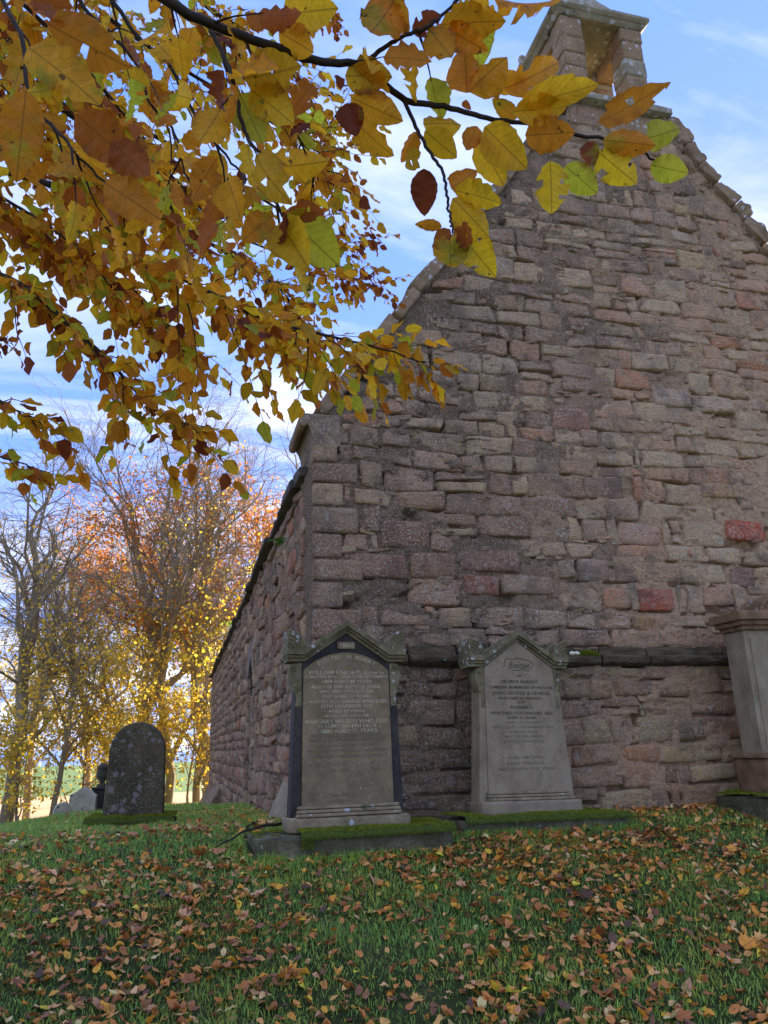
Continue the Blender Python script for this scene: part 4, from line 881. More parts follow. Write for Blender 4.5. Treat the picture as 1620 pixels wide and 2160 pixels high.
#@@PLANTS
# ------------------------------------------------------------------ leaves
def leaf_template(kind, n, cols=(-1, -0.5, 0, 0.5, 1)):
    """unit leaf along +Y (length 1), X across, Z normal; returns verts, quads/tris, uv"""
    if kind == 'beech':
        t = np.linspace(0, 1, n+1); w = 0.33*np.sin(np.pi*t**0.86)**0.72*(1-0.12*t); w[0] = 0.012; w[-1] = 0.004
        V, U = [], []
        for i_, (tt_, ww) in enumerate(zip(t, w)):
            ser = 1+0.022*(1 if i_ % 2 else -1)*(0 < i_ < n)
            fold = 0.16*ww
            for s in cols:
                V.append((s*ww*(ser if abs(s) == 1 else 1), tt_-0.04*abs(s)*ww, fold*abs(s)+0.09*math.sin(i_*1.9+s*2)*abs(s)*ww*3)); U.append((0.5+0.5*s*ww/0.36, tt_))
        m = len(cols); F = [(i_*m+k, i_*m+k+1, i_*m+m+k+1, i_*m+m+k) for i_ in range(n) for k in range(m-1)]
        return np.array(V), np.array(F), np.array(U)
    # maple: five lobes as a fan of quads
    lob = [(0, 0.0), (-0.16, -0.02), (-0.40, 0.10), (-0.28, 0.22), (-0.52, 0.42), (-0.34, 0.50), (-0.42, 0.78), (-0.20, 0.68), (-0.12, 0.82), (0, 1.02), (0.12, 0.82), (0.20, 0.68), (0.42, 0.78), (0.34, 0.50), (0.52, 0.42), (0.28, 0.22), (0.40, 0.10), (0.16, -0.02)]
    c = (0, 0.32); V = [(c[0], c[1], 0)]+[(x, y, 0.10*(x*x*2)+0.04*math.sin(i_*1.7)) for i_, (x, y) in enumerate(lob)]
    F = [(0, i_+1, (i_+1) % len(lob)+1) for i_ in range(len(lob))]
    F = [(a, b, c_, c_) for a, b, c_ in F]
    return np.array(V), np.array(F), np.array([(0.5+0.5*v[0], v[1]) for v in V])
def leaf_batch(tmpl, base, direc, normal, length, curl, bend, colr, widthk=None):
    """instances of a template as one vertex array"""
    V, F, U = tmpl; N = len(base)
    d = direc/np.linalg.norm(direc, axis=1, keepdims=True)
    x = np.cross(d, normal); x /= np.linalg.norm(x, axis=1, keepdims=True)+1e-9; nrm = np.cross(x, d)
    vx = V[None, :, 0]*(widthk[:, None] if widthk is not None else 1.0); vy = np.broadcast_to(V[None, :, 1], vx.shape) if widthk is not None else np.broadcast_to(V[None, :, 1], (N, len(V)))
    vx = np.broadcast_to(vx, (N, len(V)))
    vz = V[None, :, 2]+curl[:, None]*(V[None, :, 0]**2)*2.2+bend[:, None]*(vy**2)
    P = base[:, None]+length[:, None, None]*(vx[..., None]*x[:, None]+vy[..., None]*d[:, None]+vz[..., None]*nrm[:, None])
    FF = (F[None]+(np.arange(N)*len(V))[:, None, None]).reshape(-1, F.shape[1])
    return P.reshape(-1, 3), FF, np.repeat(colr, len(V), 0), np.tile(U, (N, 1))
def fixquads(me_v, F):
    tri = F[:, 2] == F[:, 3]
    return [tuple(f[:3]) if t_ else tuple(f) for f, t_ in zip(F.tolist(), tri)]
T_NEAR = leaf_template('beech', 14); T_FAR = leaf_template('beech', 6); T_MAP = leaf_template('maple', 0); T_LIT = leaf_template('beech', 5, (-1, 0, 1))
LC = {'y': (0.88, 0.56, 0.022), 'o': (0.80, 0.33, 0.018), 'b': (0.50, 0.155, 0.018), 'd': (0.25, 0.060, 0.018), 'g': (0.60, 0.60, 0.035), 'k': (0.88, 0.45, 0.020)}

# ------------------------------------------------------------------ overhanging beech
TB0 = np.array([-6.2, -5.2, float(ground(-6.2, -5.2))-0.1])
beech = thing('beech_tree', 'beech tree whose golden autumn branches hang over the foreground', 'tree', TB0)
rb_ = np.random.default_rng(33)
tk = TB(); tp = smoothline([TB0, TB0+(0.1, 0.05, 2.0), TB0+(0.0, 0.1, 4.5), TB0+(0.2, 0.0, 8.0), TB0+(0.1, 0.1, 11)], 24); tk.add(tp-TB0, np.linspace(0.42, 0.10, 24)*(1+0.5*np.exp(-np.arange(24)/1.5)), 14)
link('trunk', tk.mesh('trunk', M['bark']), beech)
near_leaves = []   # (base, dir, normal, length, colour key)
far_leaves = []
def branch(px, r0, r1, joint=None, n=40):
    """px: (x, y, depth) polyline; joint: height on the trunk where the bough springs"""
    pts = [PD(*p) for p in px]
    if joint is not None:
        p0, p1 = pts[0], pts[1]; J = TB0+np.array([0.1, 0.05, joint]); dirn = p0-p1; dirn /= np.linalg.norm(dirn)
        pre = [J, J*0.62+p0*0.38+np.array([0, -0.2, 0.75]), p0+dirn*0.55+np.array([-0.25, -0.1, 0.35])]
        pp = smoothline(pre+[p0], 22)[:-1]; t_ = TB(); t_.add(pp-TB0, np.linspace(0.075, r0, len(pp)), 9); link('bough', t_.mesh('bough', M['twig']), beech)
    L = smoothline(pts, n); L += rb_.normal(0, 0.0012, L.shape)*np.linspace(0.3, 1, n)[:, None]
    t_ = TB(); t_.add(L-TB0, np.linspace(r0, r1, n), 7); link('branch', t_.mesh('branch', M['twig']), beech)
    return L
twigs = TB()
UPV = np.array([0, 0, 1.0])
def rand_color(mix):
    ks = list(mix); p = np.array([mix[k] for k in ks], float); return ks[rb_.choice(len(ks), p=p/p.sum())]
def twig(p, d, ln, nl, size, mix, store, r0=0.0018, droop=0.25, wild=0.55):
    d = d/np.linalg.norm(d); pts = [p]; n = 6
    for i_ in range(n):
        d = d+rb_.normal(0, 0.14, 3)-UPV*droop*0.10; d /= np.linalg.norm(d); pts.append(pts[-1]+d*ln/n)
    pts = np.array(pts); twigs.add(pts-TB0, np.linspace(r0, 0.0007, n+1), 4)
    for i_ in range(nl):
        u = (i_+0.6)/nl*n; k = min(int(u), n-1); q = pts[k]*(1-(u-k))+pts[k+1]*(u-k); tdir = pts[k+1]-pts[k]; tdir /= np.linalg.norm(tdir)
        side = np.cross(tdir, UPV); side /= np.linalg.norm(side)+1e-6
        sgn = 1 if i_ % 2 else -1
        dl = tdir*rb_.uniform(0.3, 0.9)+side*sgn*rb_.uniform(0.5, 1.0)-UPV*rb_.uniform(0.0, 0.75)+rb_.normal(0, 0.25, 3)
        if i_ == nl-1: dl = tdir-UPV*0.3
        dl /= np.linalg.norm(dl); q2 = q+dl*0.006*(size/0.06)
        nrm = UPV+rb_.normal(0, wild, 3); nrm -= dl*np.dot(nrm, dl); nrm /= np.linalg.norm(nrm)+1e-6
        store.append((q2, dl, nrm, size*rb_.uniform(0.72, 1.2), LC[rand_color(mix)]))
def clothe(L, i0, i1, count, ln, nl, size, mix, store, down=0.5, out=0.7, wild=0.55, r0=0.0018):
    for k in range(count):
        u = i0+(i1-i0)*(k+rb_.random())/count; i_ = min(int(u*(len(L)-1)), len(L)-2)
        tdir = L[i_+1]-L[i_]; tdir /= np.linalg.norm(tdir); side = np.cross(tdir, UPV); side /= np.linalg.norm(side)+1e-6
        d = tdir*rb_.uniform(0.35, 1.0)+side*(1 if k % 2 else -1)*rb_.uniform(0.3, 1)*out-UPV*rb_.uniform(-0.25, 1)*down
        twig(L[i_], d, ln*rb_.uniform(0.55, 1.25), max(2, int(nl*rb_.uniform(0.7, 1.3))), size, mix, store, r0, 0.25, wild)
MIXN = {'k': 4.6, 'o': 3.6, 'b': 2.4, 'y': 3.0, 'd': 1.1, 'g': 1.0}
MIXF = {'k': 3.6, 'o': 3.5, 'b': 2.3, 'y': 3.8, 'd': 0.6, 'g': 1.5}
MIXT = {'y': 4, 'k': 4, 'o': 3, 'g': 1.6, 'b': 0.5}
# near boughs
A = branch([(180, -110, 0.80), (350, 0, 0.82), (430, 45, 0.84), (540, 85, 0.86), (660, 127, 0.88), (765, 140, 0.90), (850, 208, 0.93), (940, 225, 0.95), (1030, 250, 0.97), (1110, 262, 0.99), (1250, 290, 1.0), (1340, 310, 1.0), (1385, 342, 1.0)], 0.0062, 0.0016, 3.4, 70)
A1 = branch([(850, 208, 0.93), (888, 290, 0.93), (934, 368, 0.92), (946, 440, 0.92), (955, 490, 0.91)], 0.0026, 0.0013)
A2 = branch([(765, 140, 0.90), (800, 108, 0.90), (850, 76, 0.90), (905, 55, 0.90), (960, 5, 0.92), (990, -40, 0.92)], 0.0030, 0.0016)
Bb = branch([(-30, -90, 1.10), (5, 0, 1.04), (48, 88, 0.99), (58, 200, 0.96), (80, 240, 0.94), (135, 290, 0.91), (165, 330, 0.91), (230, 390, 0.91)], 0.0036, 0.0014, 3.0)
Cc = branch([(130, -90, 1.33), (175, 12, 1.33), (235, 70, 1.33), (300, 152, 1.32), (312, 210, 1.32), (368, 280, 1.32), (385, 350, 1.30), (408, 395, 1.30)], 0.0040, 0.0014, 3.2)
Dd = branch([(200, -60, 1.06), (236, 0, 1.06), (290, 75, 1.06), (365, 150, 1.05), (415, 250, 1.04), (470, 320, 1.04), (520, 380, 1.02)], 0.0036, 0.0014, 3.3)
Ee = branch([(445, 65, 0.84), (485, 150, 0.83), (500, 210, 0.83), (518, 280, 0.82), (560, 345, 0.82), (580, 420, 0.82), (610, 475, 0.82)], 0.0028, 0.0013)
# hand-set leaves of the bough that crosses the gable: base px, tip px, depth, colour, width factor
HL = [((1365, 292), (1449, 268), 1.0, 'g', 1.05), ((1372, 348), (1453, 366), 1.0, 'g', 1.15), ((1262, 258), (1372, 208), 0.99, 'o', 0.7), ((1272, 296), (1384, 304), 0.98, 'o', 0.85), ((1262, 320), (1338, 386), 0.99, 'y', 1.2), ((1192, 350), (1262, 410), 1.0, 'g', 1.05), ((1160, 340), (1168, 460), 0.98, 'y', 1.0), ((1238, 300), (1252, 348), 1.0, 'd', 1.1),
      ((1108, 285), (1206, 282), 0.97, 'o', 1.15), ((1095, 222), (1252, 186), 0.97, 'y', 0.6), ((1062, 188), (1206, 128), 0.98, 'o', 0.7), ((1085, 235), (1200, 225), 0.96, 'k', 0.9), ((1046, 182), (1110, 165), 0.99, 'k', 1.1), ((985, 196), (982, 82), 0.95, 'o', 1.1), ((990, 194), (1066, 108), 0.95, 'k', 1.25), ((905, 60), (958, 132), 0.90, 'k', 1.0), ((930, 52), (1060, 40), 0.90, 'k', 0.9), ((940, 60), (1020, 105), 0.91, 'o', 0.9),
      ((893, 262), (982, 252), 0.94, 'y', 0.95), ((896, 276), (964, 332), 0.93, 'y', 1.1), ((880, 278), (842, 342), 0.93, 'o', 0.8), ((888, 322), (838, 352), 0.93, 'y', 1.1), ((894, 356), (895, 455), 0.92, 'd', 1.0), ((1006, 266), (982, 322), 0.97, 'o', 1.1), ((1022, 268), (1116, 358), 0.96, 'y', 1.0), ((1008, 292), (1066, 392), 0.97, 'y', 1.05), ((952, 398), (1014, 352), 0.92, 'o', 1.0), ((960, 402), (1062, 424), 0.92, 'y', 0.95), ((955, 418), (1030, 490), 0.92, 'y', 1.1), ((932, 478), (876, 472), 0.91, 'o', 0.7), ((950, 484), (914, 518), 0.91, 'b', 1.2), ((950, 494), (945, 598), 0.91, 'y', 1.05), ((962, 490), (1045, 572), 0.90, 'y', 1.05), ((958, 482), (1018, 512), 0.90, 'b', 1.1), ((975, 215), (992, 228), 0.96, 'b', 1.0),
      ((740, 205), (848, 258), 0.90, 'k', 0.9), ((745, 252), (822, 332), 0.90, 'k', 0.95), ((730, 218), (752, 292), 0.89, 'd', 1.3), ((728, 160), (822, 158), 0.9, 'y', 1.2), ((660, 178), (612, 238), 0.88, 'b', 1.0), ((712, 158), (716, 192), 0.9, 'd', 1.2), ((838, -10), (778, 92), 0.90, 'o', 1.2), ((800, -10), (872, 62), 0.90, 'k', 1.2), ((870, 70), (935, 25), 0.9, 'd', 1.0), ((598, 30), (706, 18), 0.86, 'y', 1.2), ((588, 68), (668, 112), 0.86, 'k', 1.2), ((560, 60), (520, 30), 0.86, 'b', 1.0), ((515, 165), (628, 150), 0.83, 'y', 1.3), ((530, 190), (618, 255), 0.83, 'y', 1.2), ((600, 455), (718, 560), 0.82, 'g', 1.1), ((590, 470), (662, 578), 0.82, 'y', 1.0), ((608, 440), (690, 455), 0.82, 'b', 0.9), ((575, 455), (512, 505), 0.82, 'o', 1.2), ((560, 355), (690, 345), 0.82, 'k', 0.9), ((480, 380), (520, 478), 0.83, 'k', 1.0), ((235, 300), (320, 380), 0.70, 'b', 1.1), ((160, 240), (280, 350), 0.70, 'b', 1.0), ((220, 385), (330, 455), 0.70, 'o', 0.9), ((55, 190), (35, 375), 0.72, 'o', 0.75), ((60, 100), (205, 205), 0.75, 'k', 0.9), ((100, 50), (225, 120), 0.78, 'o', 1.1), ((100, 5), (115, 85), 0.8, 'b', 1.3), ((130, 180), (70, 205), 0.74, 'k', 1.2), ((405, 60), (390, 130), 0.9, 'o', 1.2), ((1090, 250), (1040, 210), 0.98, 'k', 0.9)]
for (b_, t_, dp, ck, wk) in HL:
    p0 = PD(b_[0], b_[1], dp); p1 = PD(t_[0], t_[1], dp+rb_.uniform(-0.02, 0.02)); L_ = np.linalg.norm(p1-p0); d = (p1-p0)/L_
    toc = CAM-p0; toc /= np.linalg.norm(toc); nrm = -toc*(1 if rb_.random() < 0.6 else -1)+rb_.normal(0, 0.22, 3); nrm -= d*np.dot(nrm, d)
    near_leaves.append((p0, d, nrm, L_, LC[ck], wk*1.0))
for (Lx, i0, i1, cnt, ln, nl, sz, mx) in ((A, 0.03, 0.40, 4, 0.08, 3, 0.058, MIXN), (Bb, 0.15, 1.0, 5, 0.10, 4, 0.057, MIXN), (Cc, 0.12, 1.0, 8, 0.13, 4, 0.056, MIXN), (Dd, 0.1, 1.0, 6, 0.11, 4, 0.056, MIXN), (Ee, 0.1, 0.8, 4, 0.07, 3, 0.058, MIXN), (A2, 0.5, 1.0, 3, 0.06, 3, 0.07, MIXT)):
    clothe(Lx, i0, i1, cnt, ln, nl, sz, mx, near_leaves, 0.5, 0.8, 0.8)
# middle-distance limbs
FL = [([(-120, 300, 2.4), (-40, 345, 2.35), (60, 375, 2.3), (150, 410, 2.3), (240, 490, 2.3), (330, 560, 2.25), (430, 610, 2.2), (560, 675, 2.2), (690, 708, 2.15), (800, 735, 2.1), (900, 768, 2.1)], 0.013, 0.0018, 3.6, 44, 0.28, 9, 0.054, MIXF, (0.25, 0.84)),
      ([(-100, 520, 2.3), (-30, 565, 2.2), (60, 610, 2.2), (150, 690, 2.15), (230, 760, 2.1), (290, 830, 2.1), (345, 878, 2.1), (395, 900, 2.1)], 0.010, 0.0018, 3.2, 30, 0.24, 8, 0.055, MIXF, (0.1, 1.0)),
      ([(-90, 770, 2.3), (-20, 830, 2.2), (40, 870, 2.2), (95, 898, 2.2), (148, 922, 2.2)], 0.005, 0.0014, 2.6, 9, 0.12, 6, 0.055, MIXF, (0.25, 0.95)),
      ([(-80, 930, 2.3), (-20, 958, 2.2), (50, 978, 2.2), (102, 1006, 2.2)], 0.004, 0.0013, 2.4, 6, 0.10, 5, 0.052, MIXF, (0.3, 0.95)),
      ([(-140, 60, 3.4), (0, 120, 3.3), (150, 190, 3.3), (400, 330, 3.4), (600, 450, 3.5), (700, 520, 3.5)], 0.018, 0.002, 4.4, 52, 0.42, 10, 0.052, MIXF, (0.1, 0.95)),
      ([(-140, 230, 3.0), (0, 290, 3.0), (150, 350, 3.0), (350, 460, 3.1), (520, 560, 3.1), (600, 620, 3.1), (640, 690, 3.1)], 0.016, 0.002, 4.2, 58, 0.40, 10, 0.054, MIXF, (0.1, 1.0)),
      ([(-120, 420, 2.8), (0, 470, 2.8), (110, 530, 2.8), (250, 590, 2.8), (330, 660, 2.75), (400, 740, 2.7)], 0.012, 0.002, 3.8, 50, 0.36, 10, 0.060, MIXF, (0.1, 1.0)),
      ([(60, -160, 3.4), (140, -40, 3.3), (300, 90, 3.3), (500, 215, 3.3), (640, 300, 3.3), (700, 345, 3.3)], 0.014, 0.002, 4.8, 52, 0.42, 10, 0.052, MIXF, (0.15, 0.97)),
      ([(300, -140, 3.6), (420, 0, 3.6), (520, 70, 3.6), (630, 170, 3.7), (680, 260, 3.7), (715, 310, 3.7)], 0.012, 0.002, 5.0, 42, 0.38, 10, 0.052, MIXF, (0.15, 0.9)),
      ([(-120, -60, 2.6), (0, 60, 2.6), (120, 160, 2.6), (260, 270, 2.6), (380, 390, 2.6), (470, 500, 2.6)], 0.012, 0.002, 4.2, 48, 0.36, 10, 0.054, MIXF, (0.1, 0.95)),
      ([(-90, -120, 1.8), (40, 0, 1.75), (150, 110, 1.7), (260, 240, 1.7), (330, 360, 1.65), (370, 470, 1.6)], 0.006, 0.0016, 3.8, 26, 0.18, 6, 0.058, MIXF, (0.1, 1.0)),
      ([(260, -120, 1.9), (380, 10, 1.9), (500, 110, 1.9), (590, 220, 1.9), (650, 330, 1.9), (690, 420, 1.9)], 0.006, 0.0016, 4.0, 22, 0.17, 6, 0.057, MIXF, (0.1, 0.95)),
      ([(-110, 120, 1.8), (0, 200, 1.8), (100, 290, 1.75), (190, 370, 1.75), (270, 440, 1.75)], 0.006, 0.0016, 3.4, 22, 0.17, 6, 0.057, MIXF, (0.1, 1.0)),
      ([(-130, 330, 2.6), (-40, 390, 2.6), (60, 450, 2.55), (160, 520, 2.5), (240, 600, 2.5)], 0.008, 0.0018, 3.5, 32, 0.28, 9, 0.055, MIXF, (0.05, 1.0)),
      ([(480, 440, 5.0), (590, 480, 5.0), (690, 512, 5.0), (790, 506, 5.0)], 0.008, 0.002, 4.6, 16, 0.26, 8, 0.058, {'b': 4, 'o': 3, 'd': 2}, (0.35, 1.0)),
      ([(500, 500, 5.0), (620, 545, 5.0), (710, 575, 5.0), (792, 606, 5.0)], 0.008, 0.002, 4.4, 18, 0.26, 8, 0.058, {'b': 4, 'o': 3, 'd': 2}, (0.35, 1.0)),
      ([(560, -60, 5.0), (650, -10, 5.0), (715, 32, 5.0)], 0.006, 0.002, 5.2, 8, 0.2, 8, 0.058, {'b': 4, 'o': 3, 'd': 2}, (0.4, 1.0)),
      ([(-60, 690, 3.0), (-20, 705, 3.0), (20, 722, 3.0)], 0.004, 0.001, 3.0, 4, 0.12, 5, 0.05, {'b': 4, 'd': 2}, (0.3, 1.0))]
for (pts, r0, r1, jt, cnt, ln, nl, sz, mx, (i0, i1)) in FL:
    Lx = branch(pts, r0, r1, jt, 44); dn = 0.4 if pts[0][1] > 450 else 0.7
    clothe(Lx, i0, i1, cnt, ln, nl, sz, mx, far_leaves, dn, 1.25, 0.65, 0.0022)
# drooping side sprays below the lower limbs, and the bright tip against the gable
for (x, y, dp, dx, dy, ln, nl) in ((372, 590, 2.25, 0.10, 1, 0.34, 12), (395, 640, 2.2, 0.25, 1, 0.26, 10), (470, 620, 2.2, 0.4, 1, 0.42, 15), (520, 660, 2.2, 0.25, 1, 0.30, 12), (600, 690, 2.2, 0.5, 1, 0.26, 10), (650, 700, 2.15, 0.3, 1, 0.2, 7), (700, 560, 3.3, 1, 0.15, 0.2, 8), (100, 640, 2.2, 0.2, 1, 0.18, 8), (170, 700, 2.15, 0.3, 1, 0.2, 9), (260, 800, 2.1, 0.1, 1, 0.16, 7), (20, 600, 2.2, 0.3, 1, 0.22, 9)):
    d = Rv*dx-Uv*dy; twig(PD(x, y, dp), d+rb_.normal(0, 0.1, 3), ln, nl, 0.06, MIXF, far_leaves, 0.0026, 0.2, 0.7)
for (x, y, dp, dx, dy, ln, nl) in ((690, 706, 2.15, 1, 0.05, 0.2, 9), (740, 722, 2.12, 1, -0.25, 0.16, 8), (760, 728, 2.1, 0.7, 0.75, 0.12, 6), (810, 738, 2.1, 1, -0.2, 0.14, 7), (830, 745, 2.1, 0.5, 0.9, 0.10, 6), (870, 755, 2.1, 0.6, 0.6, 0.10, 6), (890, 762, 2.1, 1, 0.0, 0.09, 5), (780, 732, 2.1, 0.9, -0.6, 0.12, 6), (900, 768, 2.1, 0.2, 1.0, 0.09, 4), (720, 715, 2.1, -0.1, 1, 0.14, 5)):
    twig(PD(x, y, dp), Rv*dx-Uv*dy, ln, nl, 0.056, MIXT, far_leaves, 0.0014, 0.2, 0.8)
link('twigs', twigs.mesh('twigs', M['twig']), beech, kind='stuff')
# the 300 leaves that show largest are single parts (shared meshes), the rest one mass
def app(l):
    z = np.dot(l[0]-CAM, Fv); return l[3]/max(z, 0.2)
far6 = [(*l, 1.0) if len(l) == 5 else l for l in near_leaves+far_leaves]
far6 = [l for l in far6 if np.dot(l[0]-CAM, Fv) > 0.45]
def inframe(l):
    v = l[0]+l[1]*l[3]*0.5-CAM; z = v@Fv; return abs(v@Rv/z*FPX) < 840 and abs(v@Uv/z*FPX) < 1110
far6.sort(key=lambda l: -app(l)*(1 if inframe(l) else 0.001))
variants = {}
for n_, (b_, d, nrm, L_, ck, wk) in enumerate(far6[:300]):
    key = (ck, n_ % 6)
    if key not in variants:
        q = n_ % 6; cj = np.array(ck)*np.array([[1, 1, 1], [0.86, 0.80, 0.8], [1.06, 1.12, 1.0], [0.95, 0.9, 1], [0.78, 0.72, 0.9], [1.05, 0.98, 1]][q])
        v, f, c, u = leaf_batch(T_NEAR, np.zeros((1, 3)), np.array([[0, 1.0, 0]]), np.array([[0, 0, 1.0]]), np.ones(1), np.array([[0.15, -0.35, 0.75, 1.2, -0.7, 0.4][q]]), np.array([[-0.12, 0.14, -0.34, 0.22, -0.5, -0.2][q]]), cj[None])
        if q in (2, 4): f = f[~np.isin(np.arange(len(f)), {2: [16, 20, 23, 39], 4: [3, 7, 11, 30, 44, 48]}[q])]
        variants[key] = mesh('leaf', v, f, M['leaf'], True, c, u)
    o = link('leaf', variants[key], beech)
    x = np.cross(d, nrm); x /= np.linalg.norm(x)+1e-9; nn = np.cross(x, d)
    o.matrix_local = Matrix(((x[0]*L_*wk, d[0]*L_, nn[0]*L_, b_[0]-TB0[0]), (x[1]*L_*wk, d[1]*L_, nn[1]*L_, b_[1]-TB0[1]), (x[2]*L_*wk, d[2]*L_, nn[2]*L_, b_[2]-TB0[2]), (0, 0, 0, 1)))
rest = far6[300:]
bz = np.array([l[0] for l in rest]); cols = np.array([l[4] for l in rest])*rb_.uniform(0.7, 1.2, (len(rest), 1))
v, f, c, u = leaf_batch(T_FAR, bz-TB0, np.array([l[1] for l in rest]), np.array([l[2] for l in rest]), np.array([l[3] for l in rest]), rb_.uniform(-0.4, 0.6, len(rest)), rb_.uniform(-0.35, 0.2, len(rest)), cols, rb_.uniform(0.85, 1.2, len(rest)))
link('foliage', mesh('foliage', v, f, M['leaf'], True, c, u), beech, kind='stuff')
print('beech leaves', len(far6))

# ------------------------------------------------------------------ trees beyond the churchyard
def grow(name, label, base, hgt, r0, seed, fork, lean, spread_, leafdens, palette, leaf_lo, leaf_hi, lsize=0.10, group=None, droop=0.0, bare_top=0.75, top=4):
    r = np.random.default_rng(seed); base = np.array(base, float)
    t = thing(name, label, 'tree', base, group)
    tr, br, tw = TB(), TB(), TB(); LP = []
    def limb(p, d, ln, rad_, lev):
        n = (9, 7, 6, 4, 3)[lev]; pts = [p]; rr = [rad_]
        end = rad_*(0.45, 0.35, 0.3, 0.4, 0.5)[lev]
        for i_ in range(n):
            wob = (0.10, 0.20, 0.24, 0.26, 0.28)[lev]
            d = d+r.normal(0, wob, 3)*np.array([1, 1, 0.7]); d[2] += (0.10, 0.10, 0.05, -0.02-droop*0.15, -0.05-droop*0.2)[lev]; d /= np.linalg.norm(d)
            pts.append(pts[-1]+d*ln/n); rr.append(rad_+(end-rad_)*(i_+1)/n)
        pts = np.array(pts)
        tgt = tr if lev == 0 else br if lev < 3 else tw
        tgt.add(pts, rr, (10, 6, 5, 3, 3)[lev])
        if lev >= top-1:
            for q in pts[1:]: LP.append((q, d))
        if lev == top: return
        kids = ((12, 15), (7, 10), (6, 9), (3, 6))[lev]; k = int(r.integers(*kids))
        for c in range(k):
            u = (fork+(1-fork)*(c+r.random())/k) if lev == 0 else (0.22+0.78*(c+r.random())/k)
            i_ = min(int(u*n), n-1); q = pts[i_]*(1-(u*n-i_))+pts[i_+1]*(u*n-i_); ax = pts[i_+1]-pts[i_]; ax /= np.linalg.norm(ax)
            ph = r.uniform(0, 2*np.pi); s = np.array([math.cos(ph), math.sin(ph), 0.0]); s -= ax*np.dot(s, ax); s /= np.linalg.norm(s)+1e-6
            an = r.uniform(0.35, 0.95)*spread_; nd = ax*math.cos(an)+s*math.sin(an)
            limb(q, nd, ln*r.uniform(0.38, 0.62)*(1.15-0.45*u if lev == 0 else 1.0), rr[i_]*r.uniform(0.42, 0.66), lev+1)
    limb(np.zeros(3), np.array([lean[0], lean[1], 1.0]), hgt*0.92, r0, 0)
    # root flare
    tr.add(np.array([[0, 0, -0.4], [0, 0, 0.0], [lean[0]*0.5, lean[1]*0.5, 0.5]]), [r0*1.7, r0*1.35, r0*1.0], 10)
    link('trunk', tr.mesh('trunk', M['bark']), t); link('limbs', br.mesh('limbs', M['bark']), t); link('twigs', tw.mesh('twigs', M['bark']), t, kind='stuff')
    P = np.array([q for q, _ in LP]); zz = P[:, 2]
    pr = np.interp(zz/hgt, [leaf_lo-0.05, leaf_lo, leaf_hi, bare_top, 1.0], [0.0, 1, 1, 0.25, 0.0])
    pr *= np.clip(1.0+2.4*fbm(P[:, 0]*0.35+seed, P[:, 1]*0.35+P[:, 2]*0.45, seed, 3), 0.1, 2)
    cnt = r.poisson(np.clip(pr*leafdens*0.44, 0, 40)); B = np.repeat(P, cnt, 0); N = len(B)
    if N:
        B = B+r.normal(0, 0.10, (N, 3)); B[:, 2] -= r.exponential(0.18, N)*(0.5+droop)
        a = r.normal(0, 1, (N, 3)); a /= np.linalg.norm(a, axis=1, keepdims=True); b = np.cross(a, r.normal(0, 1, (N, 3))); b /= np.linalg.norm(b, axis=1, keepdims=True)
        s = 1.25*lsize*r.uniform(0.6, 1.25, (N, 1))
        V = np.stack([B-a*s*0.55, B+b*s*0.45+a*s*0.05, B+a*s*0.6, B-b*s*0.45+a*s*0.05], 1).reshape(-1, 3)
        pal = np.array([p_[0] for p_ in palette]); pw = np.array([p_[1] for p_ in palette], float); ci = r.choice(len(pal), N, p=pw/pw.sum())
        c = pal[ci]*r.uniform(0.7, 1.2, (N, 1)); link('crown', mesh('crown', V, np.arange(4*N).reshape(-1, 4), M['farleaf'], False, np.repeat(c, 4, 0)), t, kind='stuff')
    return t
YEL = [((0.84, 0.58, 0.045), 4), ((0.74, 0.54, 0.06), 3), ((0.74, 0.42, 0.03), 2), ((0.48, 0.46, 0.06), 1.2)]
ORG = [((0.74, 0.27, 0.035), 4), ((0.66, 0.20, 0.03), 3), ((0.58, 0.33, 0.04), 2.5), ((0.42, 0.11, 0.04), 1)]
GRN = [((0.70, 0.56, 0.05), 3), ((0.50, 0.48, 0.05), 2), ((0.84, 0.58, 0.05), 3)]
def at(px, Y): x = PY(px, 1690, Y)[0]; return (x, Y, float(ground(x, Y))-0.05)
LG = 'autumn trees beyond the churchyard'
grow('lime_tree', 'tall thick-trunked tree with bare crown at the left edge of the picture', at(14, 27), 14.2, 0.27, 11, 0.16, (0.07, 0), 0.95, 1.5, YEL, 0.02, 0.42, 0.10, LG, 0.6, 0.55)
grow('young_lime_tree', 'slender young tree with yellow leaves beside the pale gabled gravestone', at(112, 25), 8.2, 0.11, 12, 0.15, (0.05, 0), 1.0, 1.6, YEL, 0.02, 0.72, 0.095, LG, 0.6, 0.9)
grow('lime_tree', 'wide forked tree with bare grey top behind the round-topped gravestone', at(255, 31), 14.6, 0.30, 13, 0.14, (-0.06, 0), 1.0, 2.0, YEL, 0.02, 0.50, 0.105, LG, 0.5, 0.66)
grow('lime_tree', 'straight single-trunked tree with few leaves just right of the round-topped gravestone', at(352, 29), 16.2, 0.22, 14, 0.14, (0.0, 0), 0.8, 1.7, YEL, 0.02, 0.50, 0.10, LG, 0.5, 0.62)
grow('beech_tree', 'orange-crowned beech rising behind the eaves of the church side wall', at(445, 33), 18.6, 0.32, 15, 0.2, (0.03, 0), 0.9, 7.0, ORG, 0.36, 0.86, 0.11, LG, 0.2, 0.95)
grow('beech_tree', 'second orange beech, mostly hidden behind the church', at(545, 39), 19.5, 0.34, 25, 0.35, (0.02, 0), 0.9, 6.0, ORG, 0.2, 0.84, 0.12, LG, 0.2, 0.95)
grow('leafy_tree', 'dense yellow-green tree hugging the far corner of the church', at(415, 27.5), 9.5, 0.18, 16, 0.10, (0.02, 0), 1.0, 1.9, GRN, 0.0, 0.72, 0.11, LG, 0.6, 0.95)
